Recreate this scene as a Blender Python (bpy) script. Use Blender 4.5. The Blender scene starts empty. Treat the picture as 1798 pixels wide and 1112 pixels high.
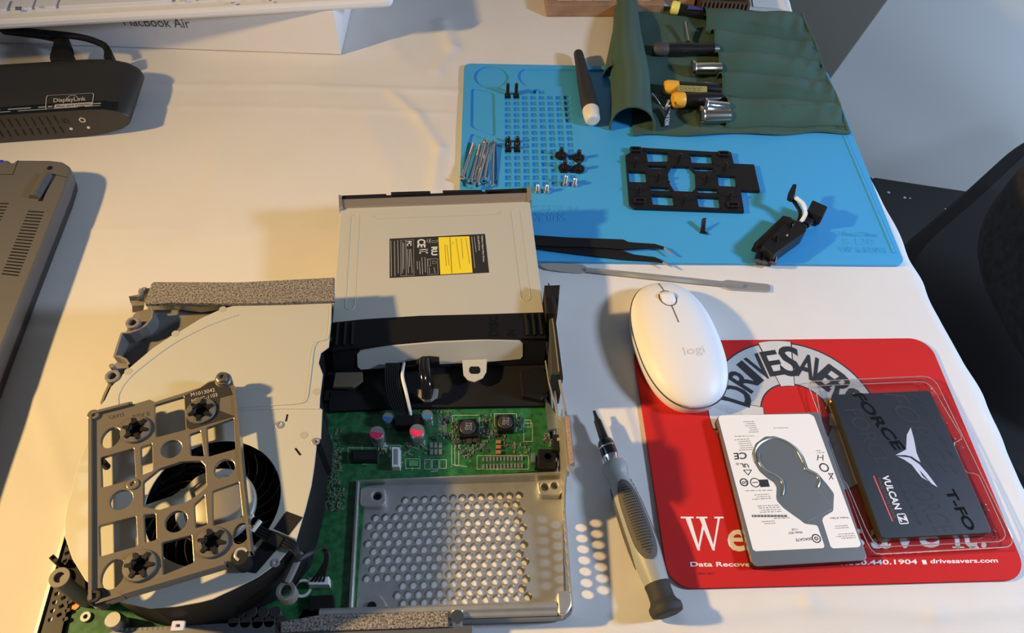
import bpy, math, random
import numpy as np
from mathutils import Vector, Matrix
random.seed(7)
SC = bpy.context.scene
COL = SC.collection
S = 0.001
PI = math.pi
# ---------------------------------------------------------------- camera (mm frame: table top z=0)
F, PITCH, ROLL, CH, CX, CY = 1350.0, math.radians(54.29), math.radians(3.217), 458.5, 899.0, 556.0
_c, _s, _cr, _sr = math.cos(PITCH), math.sin(PITCH), math.cos(ROLL), math.sin(ROLL)
FW = np.array([0, _c, -_s]); R0 = np.array([1., 0, 0]); U0 = np.array([0, _s, _c])
RT = R0*_cr + U0*_sr; UP = -R0*_sr + U0*_cr
EYE = np.array([0, 0, CH])
cd = bpy.data.cameras.new('camera'); cam = bpy.data.objects.new('camera', cd); COL.objects.link(cam)
cd.sensor_fit = 'HORIZONTAL'; cd.sensor_width = 36; cd.lens = 36*F/1798.0
cd.clip_start = 0.01; cd.clip_end = 50
M = Matrix(((RT[0], UP[0], -FW[0], EYE[0]*S), (RT[1], UP[1], -FW[1], EYE[1]*S), (RT[2], UP[2], -FW[2], EYE[2]*S), (0, 0, 0, 1)))
cam.matrix_world = M
SC.camera = cam
# ---------------------------------------------------------------- world, lights, exposure
w = bpy.data.worlds.new('world'); SC.world = w; w.use_nodes = True
w.node_tree.nodes['Background'].inputs[0].default_value = (0.46, 0.55, 0.70, 1)
w.node_tree.nodes['Background'].inputs[1].default_value = 0.155
def area(name, loc, target, size, power, col, shape='DISK'):
    l = bpy.data.lights.new(name, 'AREA'); l.shape = shape; l.size = size*S; l.energy = power; l.color = col
    o = bpy.data.objects.new(name, l); COL.objects.link(o); o.location = Vector(loc)*S
    d = Vector(target)-Vector(loc); o.rotation_euler = d.to_track_quat('-Z', 'Y').to_euler(); return o
area('desk_lamp_light', (-900, 165, 600), (100, -285, 900), 76, 30, (1.0, 0.65, 0.25))
area('window_daylight', (780, 205, 520), (60, 300, 0), 120, 6.4, (0.54, 0.70, 1.0))
area('wall_fill_light', (1650, 650, 60), (1000, 1330, -250), 420, 19.5, (0.56, 0.69, 0.90), 'SQUARE')  # unseen fill light, added to brighten the back wall
SC.view_settings.view_transform = 'Standard'; SC.view_settings.look = 'None'
SC.view_settings.gamma = 1.0; SC.view_settings.use_curve_mapping = False
SC.view_settings.exposure = 0.0
# ---------------------------------------------------------------- helpers
def P(u, v, z=0.0):
    d = FW*F + RT*(u-CX) - UP*(v-CY); t = (z-CH)/d[2]; q = EYE + d*t
    return (float(q[0]), float(q[1]), float(z))
def zm(x0, y0, k):
    return lambda pts: [(x0+k*a, y0+k*b) for a, b in pts]
def W(px, z=0.0):
    return [P(u, v, z) for u, v in px]
def P2(px, z=0.0):
    return [P(u, v, z)[:2] for u, v in px]
MATS = {}
def mat(name, col, rough=0.5, metal=0.0, bump=0.0, bscale=2000.0, spec=0.5, vary=0.0, vscale=300.0, coat=0.0, sheen=0.0, trans=0.0, alpha=1.0, vcol=None, emit=0.0):
    if name in MATS: return MATS[name]
    m = bpy.data.materials.new(name); m.use_nodes = True; nt = m.node_tree; b = nt.nodes['Principled BSDF']
    col = tuple(col)+(1.0,)
    b.inputs['Base Color'].default_value = col; b.inputs['Roughness'].default_value = rough; b.inputs['Metallic'].default_value = metal
    b.inputs['Specular IOR Level'].default_value = spec; b.inputs['Coat Weight'].default_value = coat
    b.inputs['Sheen Weight'].default_value = sheen; b.inputs['Transmission Weight'].default_value = trans
    tc = nt.nodes.new('ShaderNodeTexCoord')
    if vary > 0:
        n = nt.nodes.new('ShaderNodeTexNoise'); n.inputs['Scale'].default_value = vscale; n.inputs['Detail'].default_value = 3
        nt.links.new(tc.outputs['Object'], n.inputs['Vector'])
        r = nt.nodes.new('ShaderNodeValToRGB'); r.color_ramp.elements[0].position = 0.35; r.color_ramp.elements[1].position = 0.65
        c2 = vcol if vcol else tuple(c*(1-vary) for c in col[:3])
        r.color_ramp.elements[0].color = tuple(c2)+(1.0,); r.color_ramp.elements[1].color = col
        nt.links.new(n.outputs['Fac'], r.inputs['Fac']); nt.links.new(r.outputs['Color'], b.inputs['Base Color'])
    if bump > 0:
        n2 = nt.nodes.new('ShaderNodeTexNoise'); n2.inputs['Scale'].default_value = bscale; n2.inputs['Detail'].default_value = 2
        nt.links.new(tc.outputs['Object'], n2.inputs['Vector'])
        bp = nt.nodes.new('ShaderNodeBump'); bp.inputs['Strength'].default_value = bump; bp.inputs['Distance'].default_value = 0.0003
        nt.links.new(n2.outputs['Fac'], bp.inputs['Height']); nt.links.new(bp.outputs['Normal'], b.inputs['Normal'])
    MATS[name] = m; return m
def weave(name, col, scale, strength, rough=0.9, col2=None, sheen=0.0):
    m = mat(name, col, rough, spec=0.2, sheen=sheen); nt = m.node_tree; b = nt.nodes['Principled BSDF']
    tc = [n for n in nt.nodes if n.type == 'TEX_COORD'][0]
    ws = []
    for ax in ('X', 'Y'):
        wv = nt.nodes.new('ShaderNodeTexWave'); wv.bands_direction = ax; wv.inputs['Scale'].default_value = scale; wv.inputs['Distortion'].default_value = 1.2
        wv.inputs['Detail'].default_value = 1.0
        nt.links.new(tc.outputs['Object'], wv.inputs['Vector']); ws.append(wv)
    mx = nt.nodes.new('ShaderNodeMath'); mx.operation = 'ADD'
    nt.links.new(ws[0].outputs['Fac'], mx.inputs[0]); nt.links.new(ws[1].outputs['Fac'], mx.inputs[1])
    bp = nt.nodes.new('ShaderNodeBump'); bp.inputs['Strength'].default_value = strength; bp.inputs['Distance'].default_value = 0.0004
    nt.links.new(mx.outputs[0], bp.inputs['Height']); nt.links.new(bp.outputs['Normal'], b.inputs['Normal'])
    if col2:
        n = nt.nodes.new('ShaderNodeTexNoise'); n.inputs['Scale'].default_value = 14; n.inputs['Detail'].default_value = 5
        nt.links.new(tc.outputs['Object'], n.inputs['Vector'])
        r = nt.nodes.new('ShaderNodeValToRGB'); r.color_ramp.elements[0].position = 0.3; r.color_ramp.elements[1].position = 0.7
        r.color_ramp.elements[0].color = tuple(col2)+(1,); r.color_ramp.elements[1].color = tuple(col)+(1,)
        nt.links.new(n.outputs['Fac'], r.inputs['Fac']); nt.links.new(r.outputs['Color'], b.inputs['Base Color'])
    return m
def clear(name, tint=(0.97, 0.97, 0.98), rough=0.06):
    m = bpy.data.materials.new(name); m.use_nodes = True; nt = m.node_tree; nt.nodes.clear()
    o = nt.nodes.new('ShaderNodeOutputMaterial'); t = nt.nodes.new('ShaderNodeBsdfTransparent'); g = nt.nodes.new('ShaderNodeBsdfGlossy')
    t.inputs[0].default_value = tint+(1,); g.inputs['Roughness'].default_value = rough
    lw = nt.nodes.new('ShaderNodeLayerWeight'); pw = nt.nodes.new('ShaderNodeMath'); pw.operation = 'POWER'; pw.inputs[1].default_value = 3.5; nt.links.new(lw.outputs['Facing'], pw.inputs[0]); f = nt.nodes.new('ShaderNodeMath'); f.operation = 'MULTIPLY_ADD'; f.inputs[1].default_value = 0.9; f.inputs[2].default_value = 0.07; nt.links.new(pw.outputs[0], f.inputs[0])
    mx = nt.nodes.new('ShaderNodeMixShader'); nt.links.new(f.outputs[0], mx.inputs[0]); nt.links.new(t.outputs[0], mx.inputs[1]); nt.links.new(g.outputs[0], mx.inputs[2])
    nt.links.new(mx.outputs[0], o.inputs[0]); MATS[name] = m; return m

def curve_mesh(make, ext, bevel, bres=1):
    """2D filled curve -> (verts, faces), centred on z=0, half height = ext/2"""
    cu = bpy.data.curves.new('c', 'CURVE'); cu.dimensions = '2D'; cu.fill_mode = 'BOTH'
    make(cu); bevel = min(bevel, ext*0.49)
    cu.extrude = max(ext/2-bevel, 0.0); cu.bevel_depth = bevel; cu.bevel_resolution = bres; cu.offset = -bevel
    o = bpy.data.objects.new('c', cu); me = bpy.data.meshes.new_from_object(o)
    vs = [tuple(v.co) for v in me.vertices]; fs = [tuple(p.vertices) for p in me.polygons]
    bpy.data.objects.remove(o); bpy.data.meshes.remove(me); bpy.data.curves.remove(cu)
    return vs, fs
_tc = {}
def text_mesh(s, depth, off=0.0, shear=0.0, space=1.0):
    key = (s, depth, off, shear, space)
    if key not in _tc:
        cu = bpy.data.curves.new('t', 'FONT'); cu.body = s; cu.size = 1.0; cu.extrude = depth/2; cu.offset = off; cu.shear = shear; cu.space_character = space
        cu.resolution_u = 3
        o = bpy.data.objects.new('t', cu); me = bpy.data.meshes.new_from_object(o)
        _tc[key] = ([tuple(v.co) for v in me.vertices], [tuple(p.vertices) for p in me.polygons])
        bpy.data.objects.remove(o); bpy.data.meshes.remove(me); bpy.data.curves.remove(cu)
    return _tc[key]
class MB:
    def __init__(s): s.v = []; s.f = []; s.sm = []; s.mi = []
    def add(s, vs, fs, smooth=False, mi=0):
        b = len(s.v); s.v += [tuple(v) for v in vs]; s.f += [tuple(i+b for i in f) for f in fs]; s.sm += [smooth]*len(fs); s.mi += [mi]*len(fs); return s
    def box(s, c, d, rz=0.0, mi=0, M=None):
        x, y, z = d[0]/2, d[1]/2, d[2]/2; cs, sn = math.cos(rz), math.sin(rz)
        vs = []
        for a, b_, e in ((-x,-y,-z),(x,-y,-z),(x,y,-z),(-x,y,-z),(-x,-y,z),(x,-y,z),(x,y,z),(-x,y,z)):
            p = (c[0]+a*cs-b_*sn, c[1]+a*sn+b_*cs, c[2]+e)
            vs.append(p)
        return s.add(vs, [(3,2,1,0),(4,5,6,7),(0,1,5,4),(1,2,6,5),(2,3,7,6),(3,0,4,7)], mi=mi)
    def hexa(s, bot, top, mi=0):
        n = len(bot); fs = [tuple(range(n-1, -1, -1)), tuple(range(n, 2*n))] + [(i, (i+1) % n, n+(i+1) % n, n+i) for i in range(n)]
        return s.add(list(bot)+list(top), fs, mi=mi)
    def ring(s, loops, smooth=True, cap0=False, cap1=False, mi=0, closed=True):
        n = len(loops[0]); vs = [p for l in loops for p in l]; fs = []
        for k in range(len(loops)-1):
            for i in range(n if closed else n-1):
                j = (i+1) % n; fs.append((k*n+i, k*n+j, (k+1)*n+j, (k+1)*n+i))
        s.add(vs, fs, smooth, mi); 
        if cap0: s.add(loops[0], [tuple(range(n-1, -1, -1))], False, mi)
        if cap1: s.add(loops[-1], [tuple(range(n))], False, mi)
        return s
    def lathe(s, o, d, prof, n=20, cap=True, smooth=True, mi=0, sq=None):
        d = Vector(d).normalized(); q = d.to_track_quat('Z', 'Y'); o = Vector(o); loops = []
        for t, r in prof:
            loops.append([tuple(o + d*t + q @ Vector((r*math.cos(2*PI*i/n), r*math.sin(2*PI*i/n), 0))) for i in range(n)])
        return s.ring(loops, smooth, cap, cap, mi)
    def cyl(s, a, b, r, n=16, r2=None, mi=0, cap=True):
        a = Vector(a); b = Vector(b); return s.lathe(a, b-a, [(0, r), ((b-a).length, r if r2 is None else r2)], n, cap, True, mi)
    def tube(s, pts, r, n=8, mi=0, sub=6):
        pts = [Vector(p) for p in pts]
        if sub > 1 and len(pts) > 2:
            out = []
            for i in range(len(pts)-1):
                p0 = pts[max(i-1, 0)]; p1 = pts[i]; p2 = pts[i+1]; p3 = pts[min(i+2, len(pts)-1)]
                for k in range(sub):
                    t = k/sub; out.append(0.5*((2*p1)+(p2-p0)*t+(2*p0-5*p1+4*p2-p3)*t*t+(3*p1-p0-3*p2+p3)*t**3))
            out.append(pts[-1]); pts = out
        loops = []; up = Vector((0, 0, 1))
        for i, p in enumerate(pts):
            t = (pts[min(i+1, len(pts)-1)]-pts[max(i-1, 0)]).normalized()
            a = t.cross(up); a = a.normalized() if a.length > 1e-3 else Vector((1, 0, 0)); b = a.cross(t).normalized()
            rr = r[min(i, len(r)-1)] if isinstance(r, (list, tuple)) else r
            loops.append([tuple(p+a*rr*math.cos(2*PI*k/n)+b*rr*math.sin(2*PI*k/n)) for k in range(n)])
        return s.ring(loops, True, True, True, mi)
    def plate(s, outer, z0, z1, holes=(), bevel=0.0, mi=0, zf=None):
        cx = sum(p[0] for p in outer)/len(outer); cy = sum(p[1] for p in outer)/len(outer)
        def area2(l): return sum(l[i][0]*l[(i+1) % len(l)][1]-l[(i+1) % len(l)][0]*l[i][1] for i in range(len(l)))
        def mk(cu):
            for k, l in enumerate([outer]+list(holes)):
                l = [p[:2] for p in l]
                if (area2(l) < 0) == (k == 0): l = l[::-1]
                sp = cu.splines.new('POLY'); sp.points.add(len(l)-1); sp.use_cyclic_u = True
                for q, p in zip(sp.points, l): q.co = (p[0]-cx, p[1]-cy, 0, 1)
        vs, fs = curve_mesh(mk, z1-z0, bevel); zc = (z0+z1)/2
        vs = [(x+cx, y+cy, z+zc) for x, y, z in vs]
        if zf: vs = [(x, y, z+zf(x, y)) for x, y, z in vs]
        return s.add(vs, fs, mi=mi)
    def text(s, t, o, xd, yd, depth=0.08, off=0.0, shear=0.0, mi=0, space=1.0):
        """o baseline-left, xd = full width vector, yd = cap height vector (world mm)"""
        vs, fs = text_mesh(t, 1.0, off, shear, space)
        if not vs: return s
        x0 = min(v[0] for v in vs); x1 = max(v[0] for v in vs); ch = 0.70
        o = Vector(o); xd = Vector(xd); yd = Vector(yd); n = xd.cross(yd).normalized()
        if n.z < 0: n = -n
        out = [tuple(o + xd*((x-x0)/(x1-x0)) + yd*(y/ch) + n*(z+0.5)*depth) for x, y, z in vs]
        return s.add(out, fs, mi=mi)
    def textpx(s, t, a, b, c, z, depth=0.08, off=0.0, shear=0.0, mi=0, zf=None):
        A, B, Cc = (Vector(P(*q, z if not zf else zf(q))) for q in (a, b, c))
        return s.text(t, A, B-A, Cc-A, depth, off, shear, mi)
    def strip(s, a, b, wd, h=0.06, mi=0):
        a = Vector(a); b = Vector(b); t = (b-a).normalized(); n = Vector((-t.y, t.x, 0))*wd/2
        q = [a-n, b-n, b+n, a+n]; return s.hexa([tuple(p) for p in q], [tuple(p+Vector((0, 0, h))) for p in q], mi)
    def greek(s, a, b, rows, step, wd=0.5, h=0.06, frac=(0.5, 1.0), mi=0, seed=1):
        """rows of tiny illegible print; a->b is the line direction, step the vector between rows"""
        rn = random.Random(seed); a = Vector(a); b = Vector(b); step = Vector(step)
        for r in range(rows):
            p = a+step*r; L = (b-a)*rn.uniform(*frac); t = 0.0
            while t < 1:
                e = min(t+rn.uniform(0.06, 0.22), 1); s.strip(p+L*t, p+L*(e-0.02), wd, h, mi); t = e+0.03
        return s
ORG = {}
def T_of(o):
    while o is not None and o.name not in ORG: o = o.parent
    return ORG[o.name] if o is not None else Matrix.Identity(4)
def link(name, mb, m, parent=None, smooth_angle=None, bevel=0.0, sub=0, **props):
    me = bpy.data.meshes.new(name)
    inv = T_of(parent).inverted() if parent is not None else Matrix.Identity(4)
    me.from_pydata([tuple((inv @ Vector(v))*S) for v in mb.v], [], mb.f)
    me.validate(); me.update()
    ms = m if isinstance(m, (list, tuple)) else [m]
    for x in ms: me.materials.append(x)
    if len(me.polygons) == len(mb.f):
        me.polygons.foreach_set('use_smooth', mb.sm); me.polygons.foreach_set('material_index', mb.mi)
        if any(mb.sm): me.set_sharp_from_angle(angle=math.radians(42))
    o = bpy.data.objects.new(name, me); COL.objects.link(o)
    if parent is not None: o.parent = parent
    if bevel > 0:
        bv = o.modifiers.new('bevel', 'BEVEL'); bv.width = bevel*S; bv.segments = 2; bv.limit_method = 'ANGLE'; bv.angle_limit = math.radians(40)
    if sub:
        ss = o.modifiers.new('sub', 'SUBSURF'); ss.levels = sub; ss.render_levels = sub
    for k, v in props.items(): o[k] = v
    return o
def thing(name, label, cat, loc=(0, 0, 0), rz=0.0, group=None):
    o = bpy.data.objects.new(name, None); o.empty_display_size = 0.01; COL.objects.link(o)
    mw = Matrix.Translation(Vector(loc)) @ Matrix.Rotation(rz, 4, 'Z')
    ORG[o.name] = mw
    o.location = Vector(loc)*S; o.rotation_euler = (0, 0, rz); o['label'] = label; o['category'] = cat
    if group: o['group'] = group
    return o
def single(name, mb, m, label, cat, group=None, **kw):
    """one-mesh thing; origin at base centre"""
    lo = [min(v[i] for v in mb.v) for i in range(3)]; hi = [max(v[i] for v in mb.v) for i in range(3)]
    c = Vector(((lo[0]+hi[0])/2, (lo[1]+hi[1])/2, lo[2]))
    mb.v = [tuple(Vector(v)-c) for v in mb.v]
    o = link(name, mb, m, None, **kw); ORG[o.name] = Matrix.Translation(c); o.location = c*S; o['label'] = label; o['category'] = cat
    if group: o['group'] = group
    return o
def copy_tree(o, parent=None):
    c = o.copy(); COL.objects.link(c); c.parent = parent
    for ch in [x for x in list(COL.objects) if x.parent == o]: copy_tree(ch, c)
    return c
def rrect(w, h, r, cx=0, cy=0, rz=0, n=5):
    pts = []
    for sx, sy, a0 in ((1, 1, 0), (-1, 1, PI/2), (-1, -1, PI), (1, -1, 1.5*PI)):
        for k in range(n+1):
            a = a0+k*PI/2/n; pts.append((sx*(w/2-r)+r*math.cos(a), sy*(h/2-r)+r*math.sin(a)))
    c, s_ = math.cos(rz), math.sin(rz)
    return [(cx+x*c-y*s_, cy+x*s_+y*c) for x, y in pts]
def circ(cx, cy, r, n=24, r2=None):
    r2 = r2 or r; return [(cx+r*math.cos(2*PI*i/n), cy+r2*math.sin(2*PI*i/n)) for i in range(n)]
def roundpoly(pts, r, n=3):
    out = []; N = len(pts)
    for i in range(N):
        p = Vector(pts[i][:2]); a = Vector(pts[i-1][:2])-p; b = Vector(pts[(i+1) % N][:2])-p
        ra = min(r, a.length*0.45, b.length*0.45); A = p+a.normalized()*ra; B = p+b.normalized()*ra
        for k in range(n+1):
            t = k/n; q = A*(1-t)**2+p*2*t*(1-t)+B*t*t; out.append((q.x, q.y))
    return out
# ================================================================ materials
CLOTH = weave('tablecloth_linen', (0.80, 0.77, 0.72), 1100, 0.35, 0.95, (0.76, 0.73, 0.68))
BLUE = mat('blue_silicone', (0.055, 0.36, 0.68), 0.42, bump=0.08, bscale=1500)
RED = mat('red_pad', (0.55, 0.016, 0.014), 0.8, bump=0.15, bscale=3000, spec=0.25)
WHITEP = mat('white_plastic', (0.80, 0.79, 0.78), 0.45)
KEYW = mat('key_white', (0.74, 0.75, 0.78), 0.45)
BLK = mat('black_plastic', (0.008, 0.008, 0.009), 0.38, bump=0.1, bscale=4000, spec=0.35)
BLKM = mat('matte_black', (0.009, 0.009, 0.010), 0.65, bump=0.15, bscale=4000, spec=0.25)
BLKG = mat('gloss_black', (0.006, 0.006, 0.007), 0.12, coat=0.5)
RUB = mat('black_rubber', (0.02, 0.02, 0.021), 0.7, bump=0.2, bscale=3500)
GREYP = mat('grey_plastic', (0.20, 0.185, 0.17), 0.5, bump=0.15, bscale=3000)
LAPG = mat('laptop_grey', (0.115, 0.110, 0.108), 0.55, bump=0.15, bscale=5000)
STEEL = mat('steel', (0.56, 0.56, 0.55), 0.33, 0.7)
CHROME = mat('chrome', (0.8, 0.8, 0.8), 0.12, 1.0)
NICKEL = mat('warm_nickel', (0.66, 0.58, 0.46), 0.2, 1.0)
GALV = mat('galvanised_sheet', (0.56, 0.56, 0.54), 0.42, 0.75, bump=0.06, bscale=900, vary=0.1, vscale=150)
PAINTM = mat('painted_plate', (0.52, 0.515, 0.45), 0.5, 0.15, bump=0.12, bscale=2500)
DRIVEM = mat('drive_shell_metal', (0.56, 0.55, 0.48), 0.48, 0.2, bump=0.05, bscale=3000)
FOAM = mat('sparkle_foam', (0.36, 0.32, 0.27), 0.9, bump=1.0, bscale=1800, vary=0.8, vscale=900, vcol=(0.05, 0.045, 0.04))
WTXT = mat('white_print', (0.82, 0.80, 0.78), 0.6)
GTXT = mat('grey_print', (0.30, 0.30, 0.30), 0.5)
KTXT = mat('black_print', (0.02, 0.02, 0.025), 0.6)
YEL = mat('yellow_plastic', (0.80, 0.42, 0.03), 0.4)
LYEL = mat('pale_yellow_plastic', (0.80, 0.78, 0.16), 0.4)
GOLD = mat('gold_screw', (0.75, 0.52, 0.16), 0.25, 1.0)
GREEN = weave('green_canvas', (0.058, 0.125, 0.098), 1500, 0.5, 0.95, (0.046, 0.102, 0.080), sheen=0.1)
PCB = mat('green_board', (0.028, 0.17, 0.055), 0.35, coat=0.3, vary=0.5, vscale=240)
WOOD = mat('light_wood', (0.36, 0.21, 0.12), 0.55, vary=0.3, vscale=60)
CAPG = mat('handle_grey', (0.30, 0.31, 0.29), 0.42)
GRIP = mat('dark_grip', (0.075, 0.07, 0.062), 0.7)
CLEAR = clear('clear_plastic')
# ================================================================ setting
def grid_surface(fn, nu, nv, mb, smooth=True, mi=0):
    vs = [fn(i/nu, j/nv) for j in range(nv+1) for i in range(nu+1)]
    fs = [(j*(nu+1)+i, j*(nu+1)+i+1, (j+1)*(nu+1)+i+1, (j+1)*(nu+1)+i) for j in range(nv) for i in range(nu)]
    return mb.add(vs, fs, smooth, mi)
FLZ = -720
mb = MB().box((300, 700, FLZ-10), (5200, 4400, 20))
fm = mat('black_speckled_floor', (0.010, 0.010, 0.011), 0.45); nt = fm.node_tree
tc = [n for n in nt.nodes if n.type == 'TEX_COORD'][0]; vo = nt.nodes.new('ShaderNodeTexVoronoi'); vo.inputs['Scale'].default_value = 26
nt.links.new(tc.outputs['Object'], vo.inputs['Vector']); rp = nt.nodes.new('ShaderNodeValToRGB'); rp.color_ramp.interpolation = 'CONSTANT'
rp.color_ramp.elements[0].color = (0.35, 0.35, 0.36, 1); rp.color_ramp.elements[1].position = 0.085; rp.color_ramp.elements[1].color = (0.010, 0.010, 0.011, 1)
nt.links.new(vo.outputs['Distance'], rp.inputs['Fac']); nt.links.new(rp.outputs['Color'], nt.nodes['Principled BSDF'].inputs['Base Color'])
link('floor', mb, fm, kind='structure')
a = Vector(P(1530, 311, FLZ)); b = Vector(P(1700, 337, FLZ)); d = (b-a).normalized(); n = Vector((-d.y, d.x, 0))
mb = MB(); L0 = a-d*2600; L1 = a+d*1900
def wallfn(s, t):
    p = L0.lerp(L1, s); z = FLZ+t*2400
    k = 3*math.sin(p.x*0.012+z*0.02)*math.exp(-((z+500)/160)**2)
    return (p.x-n.x*k, p.y-n.y*k, z)
grid_surface(wallfn, 120, 60, mb)
q0, q1 = L0+n*60, L1+n*60
mb.hexa([tuple(L0+n*4), tuple(L1+n*4), tuple(q1), tuple(q0)], [(*(L0+n*4).xy, FLZ+2400), (*(L1+n*4).xy, FLZ+2400), (*q1.xy, FLZ+2400), (*q0.xy, FLZ+2400)])
link('wall_back', mb, mat('painted_wall', (0.50, 0.51, 0.50), 0.8, bump=0.1, bscale=120), kind='structure')
d3 = np.array((n.x, n.y, 0))
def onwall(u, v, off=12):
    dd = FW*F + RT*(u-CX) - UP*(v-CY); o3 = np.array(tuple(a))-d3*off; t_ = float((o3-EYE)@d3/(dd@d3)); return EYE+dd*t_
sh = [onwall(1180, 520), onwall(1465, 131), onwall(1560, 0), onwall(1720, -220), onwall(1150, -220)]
link('wall_shadow_wedge', MB().hexa([tuple(p+d3*11) for p in sh], [tuple(p) for p in sh]), mat('wall_shadow_tone', (0.155, 0.145, 0.12), 0.85, bump=0.1, bscale=120), kind='structure', bevel=3)  # soft shadow wedge on the back wall, built as a darker slab
# ---- table and cloth
EDGE = [(-100, 356), (100, 352), (227, 345), (247, 342), (284, 338), (315, 333), (350, 328), (384, 324), (413, 318), (449, 316), (503, 309), (561, 301), (650, 292), (766, 281), (900, 268)]
def edge_x(y):
    for (y0, x0), (y1, x1) in zip(EDGE, EDGE[1:]):
        if y <= y1: t = max(0, (y-y0)/(y1-y0)); t = t*t*(3-2*t)*0.5+t*0.5; return x0+(x1-x0)*t
    return EDGE[-1][1]
t = thing('table', 'table hidden beneath the white tablecloth', 'table', (-200, 350, FLZ))
top = [(-800, -60), (edge_x(-60)-12, -60)]+[(edge_x(y)-12, y) for y in range(0, 901, 60)]+[(edge_x(930)-12, 930), (-800, 930)]
link('tabletop', MB().plate(top, -26, -5, bevel=1.5), mat('table_wood', (0.3, 0.2, 0.12), 0.6), t)
for x, y in ((-740, 0), (230, 0), (-740, 870), (200, 870)):
    link('leg', MB().box((x, y, (FLZ-26)/2), (45, 45, -FLZ-26)), mat('table_wood', (0.3, 0.2, 0.12), 0.6), t)
CR = [((245, 150), (480, 150), 1.1, 3.5), ((480, 150), (800, 160), 1.3, 3.5), ((245, 186), (560, 190), .8, 3), ((560, 190), (796, 200), .7, 3),
      ((775, 40), (795, 85), 2.2, 7), ((795, 85), (765, 125), 1.4, 6), ((690, 165), (735, 205), 1.6, 5), ((735, 205), (772, 260), 1.6, 5), ((772, 260), (762, 330), 1.5, 5),
      ((330, 420), (560, 400), .5, 5), ((370, 330), (400, 200), .4, 8), ((150, 405), (330, 402), .5, 3.5),
      ((650, 30), (710, 110), .8, 8), ((420, 124), (600, 122), .5, 4), ((1200, 1085), (1420, 1062), 1.6, 5), ((1420, 1062), (1640, 1076), 1.8, 5), ((1640, 1076), (1798, 1068), 1.8, 5),
      ((640, 215), (700, 330), .6, 10), ((60, 700), (130, 900), .5, 6)]
CRW = [(P(*a)[:2], P(*b)[:2], h, wd) for a, b, h, wd in CR]
CRA = [(np.array(a), np.array(b), h, wd) for a, b, h, wd in CRW]
def cloth_z(x, y):
    z = 0.25*math.sin(x*0.05+1.3*math.sin(y*0.021))*math.sin(y*0.043+0.7)
    for a, b, h, wd in CRA:
        if min(a[0], b[0])-20 > x or max(a[0], b[0])+20 < x or min(a[1], b[1])-20 > y or max(a[1], b[1])+20 < y: continue
        d = b-a; p = np.array((x, y))-a; u = float(p@d)/float(d@d); uc = min(1, max(0, u)); e = p-d*uc
        z += h*math.exp(-float(e@e)/(wd*wd))
    return z-0.35
xs = list(np.concatenate([np.arange(-800, -480, 20), np.arange(-480, 300, 3.0)]))
ys = list(np.concatenate([np.arange(-80, 90, 12), np.arange(90, 760, 3.0), np.arange(760, 960, 12)]))
def cloth_row(y):
    ex = edge_x(y); row = []
    for x in xs:
        xx = x if x < 200 else 200+(x-200)*(ex-14-200)/(297-200)
        row.append((xx, y, cloth_z(xx, y)))
    R = 9+1.5*math.sin(y*0.05)
    wob = 1.3*math.sin(y*0.045)+0.8*math.sin(y*0.13+1)+(1.6*math.exp(-((y-262)/16)**2)+1.8*math.exp(-((y-205)/14)**2))
    for k in range(1, 9):
        a = k/8*PI/2; row.append((ex-14+R*math.sin(a)*1.35+wob*k/8, y, -0.35-R*(1-math.cos(a))))
    for k in range(1, 25):
        zz = -R-k*14.0; row.append((ex-14+R*1.35+wob+(k/24)*(9*math.sin(y*0.03)+5*math.sin(y*0.071+2)), y, zz))
    return row
rows = [cloth_row(y) for y in ys]; nc = len(rows[0])
mb = MB().add([p for r in rows for p in r], [(j*nc+i, j*nc+i+1, (j+1)*nc+i+1, (j+1)*nc+i) for j in range(len(rows)-1) for i in range(nc-1)], True)
o = link('tablecloth', mb, CLOTH); o['label'] = 'wrinkled off-white tablecloth covering the whole table'; o['category'] = 'tablecloth'
# ---- chair
CH_M = mat('charcoal_chair_fabric', (0.030, 0.027, 0.024), 0.95, bump=0.6, bscale=700, vary=0.5, vscale=90)
CH_S = mat('black_seat_fabric', (0.006, 0.006, 0.007), 0.9, bump=0.3, bscale=700)
c0 = P(1930, 560, -300)
t = thing('office_chair', 'black fabric chair pushed close to the right edge of the table', 'chair', (c0[0], c0[1], FLZ))
seat = P2([(1560, 470), (1600, 410), (1690, 335), (1800, 235), (1960, 160), (2350, 420), (2350, 900), (1900, 1000), (1690, 760)], -280)
link('seat', MB().plate(roundpoly(seat, 45, 5), -345, -280, bevel=22), CH_S, t)
def pad(s, u):
    th = u*2*PI; ph = s*PI
    bx, by, bz = P(1955, 480, -150); x = 92*math.copysign(abs(math.cos(th))**0.7, math.cos(th))*math.sin(ph)**0.6; y = 150*math.copysign(abs(math.sin(th))**0.7, math.sin(th))*math.sin(ph)**0.6
    z = 105*math.copysign(abs(math.cos(ph))**0.7, math.cos(ph)); 
    return (bx+x*1.0-0.12*y, by+y*1.0+0.2*x, bz+z)
mb = MB(); grid_surface(pad, 32, 40, mb); link('backrest', mb, CH_M, t)
cx, cy = c0[0], c0[1]
link('gas_column', MB().cyl((cx, cy, -660), (cx, cy, -345), 25), BLK, t)
for k in range(5):
    a = k*2*PI/5+0.3; link('leg', MB().cyl((cx, cy, -665), (cx+260*math.cos(a), cy+260*math.sin(a), -690), 20, r2=12), BLK, t)
    link('caster', MB().cyl((cx+262*math.cos(a)-15, cy+262*math.sin(a), -692), (cx+262*math.cos(a)+15, cy+262*math.sin(a), -692), 27), BLK, t)
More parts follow.
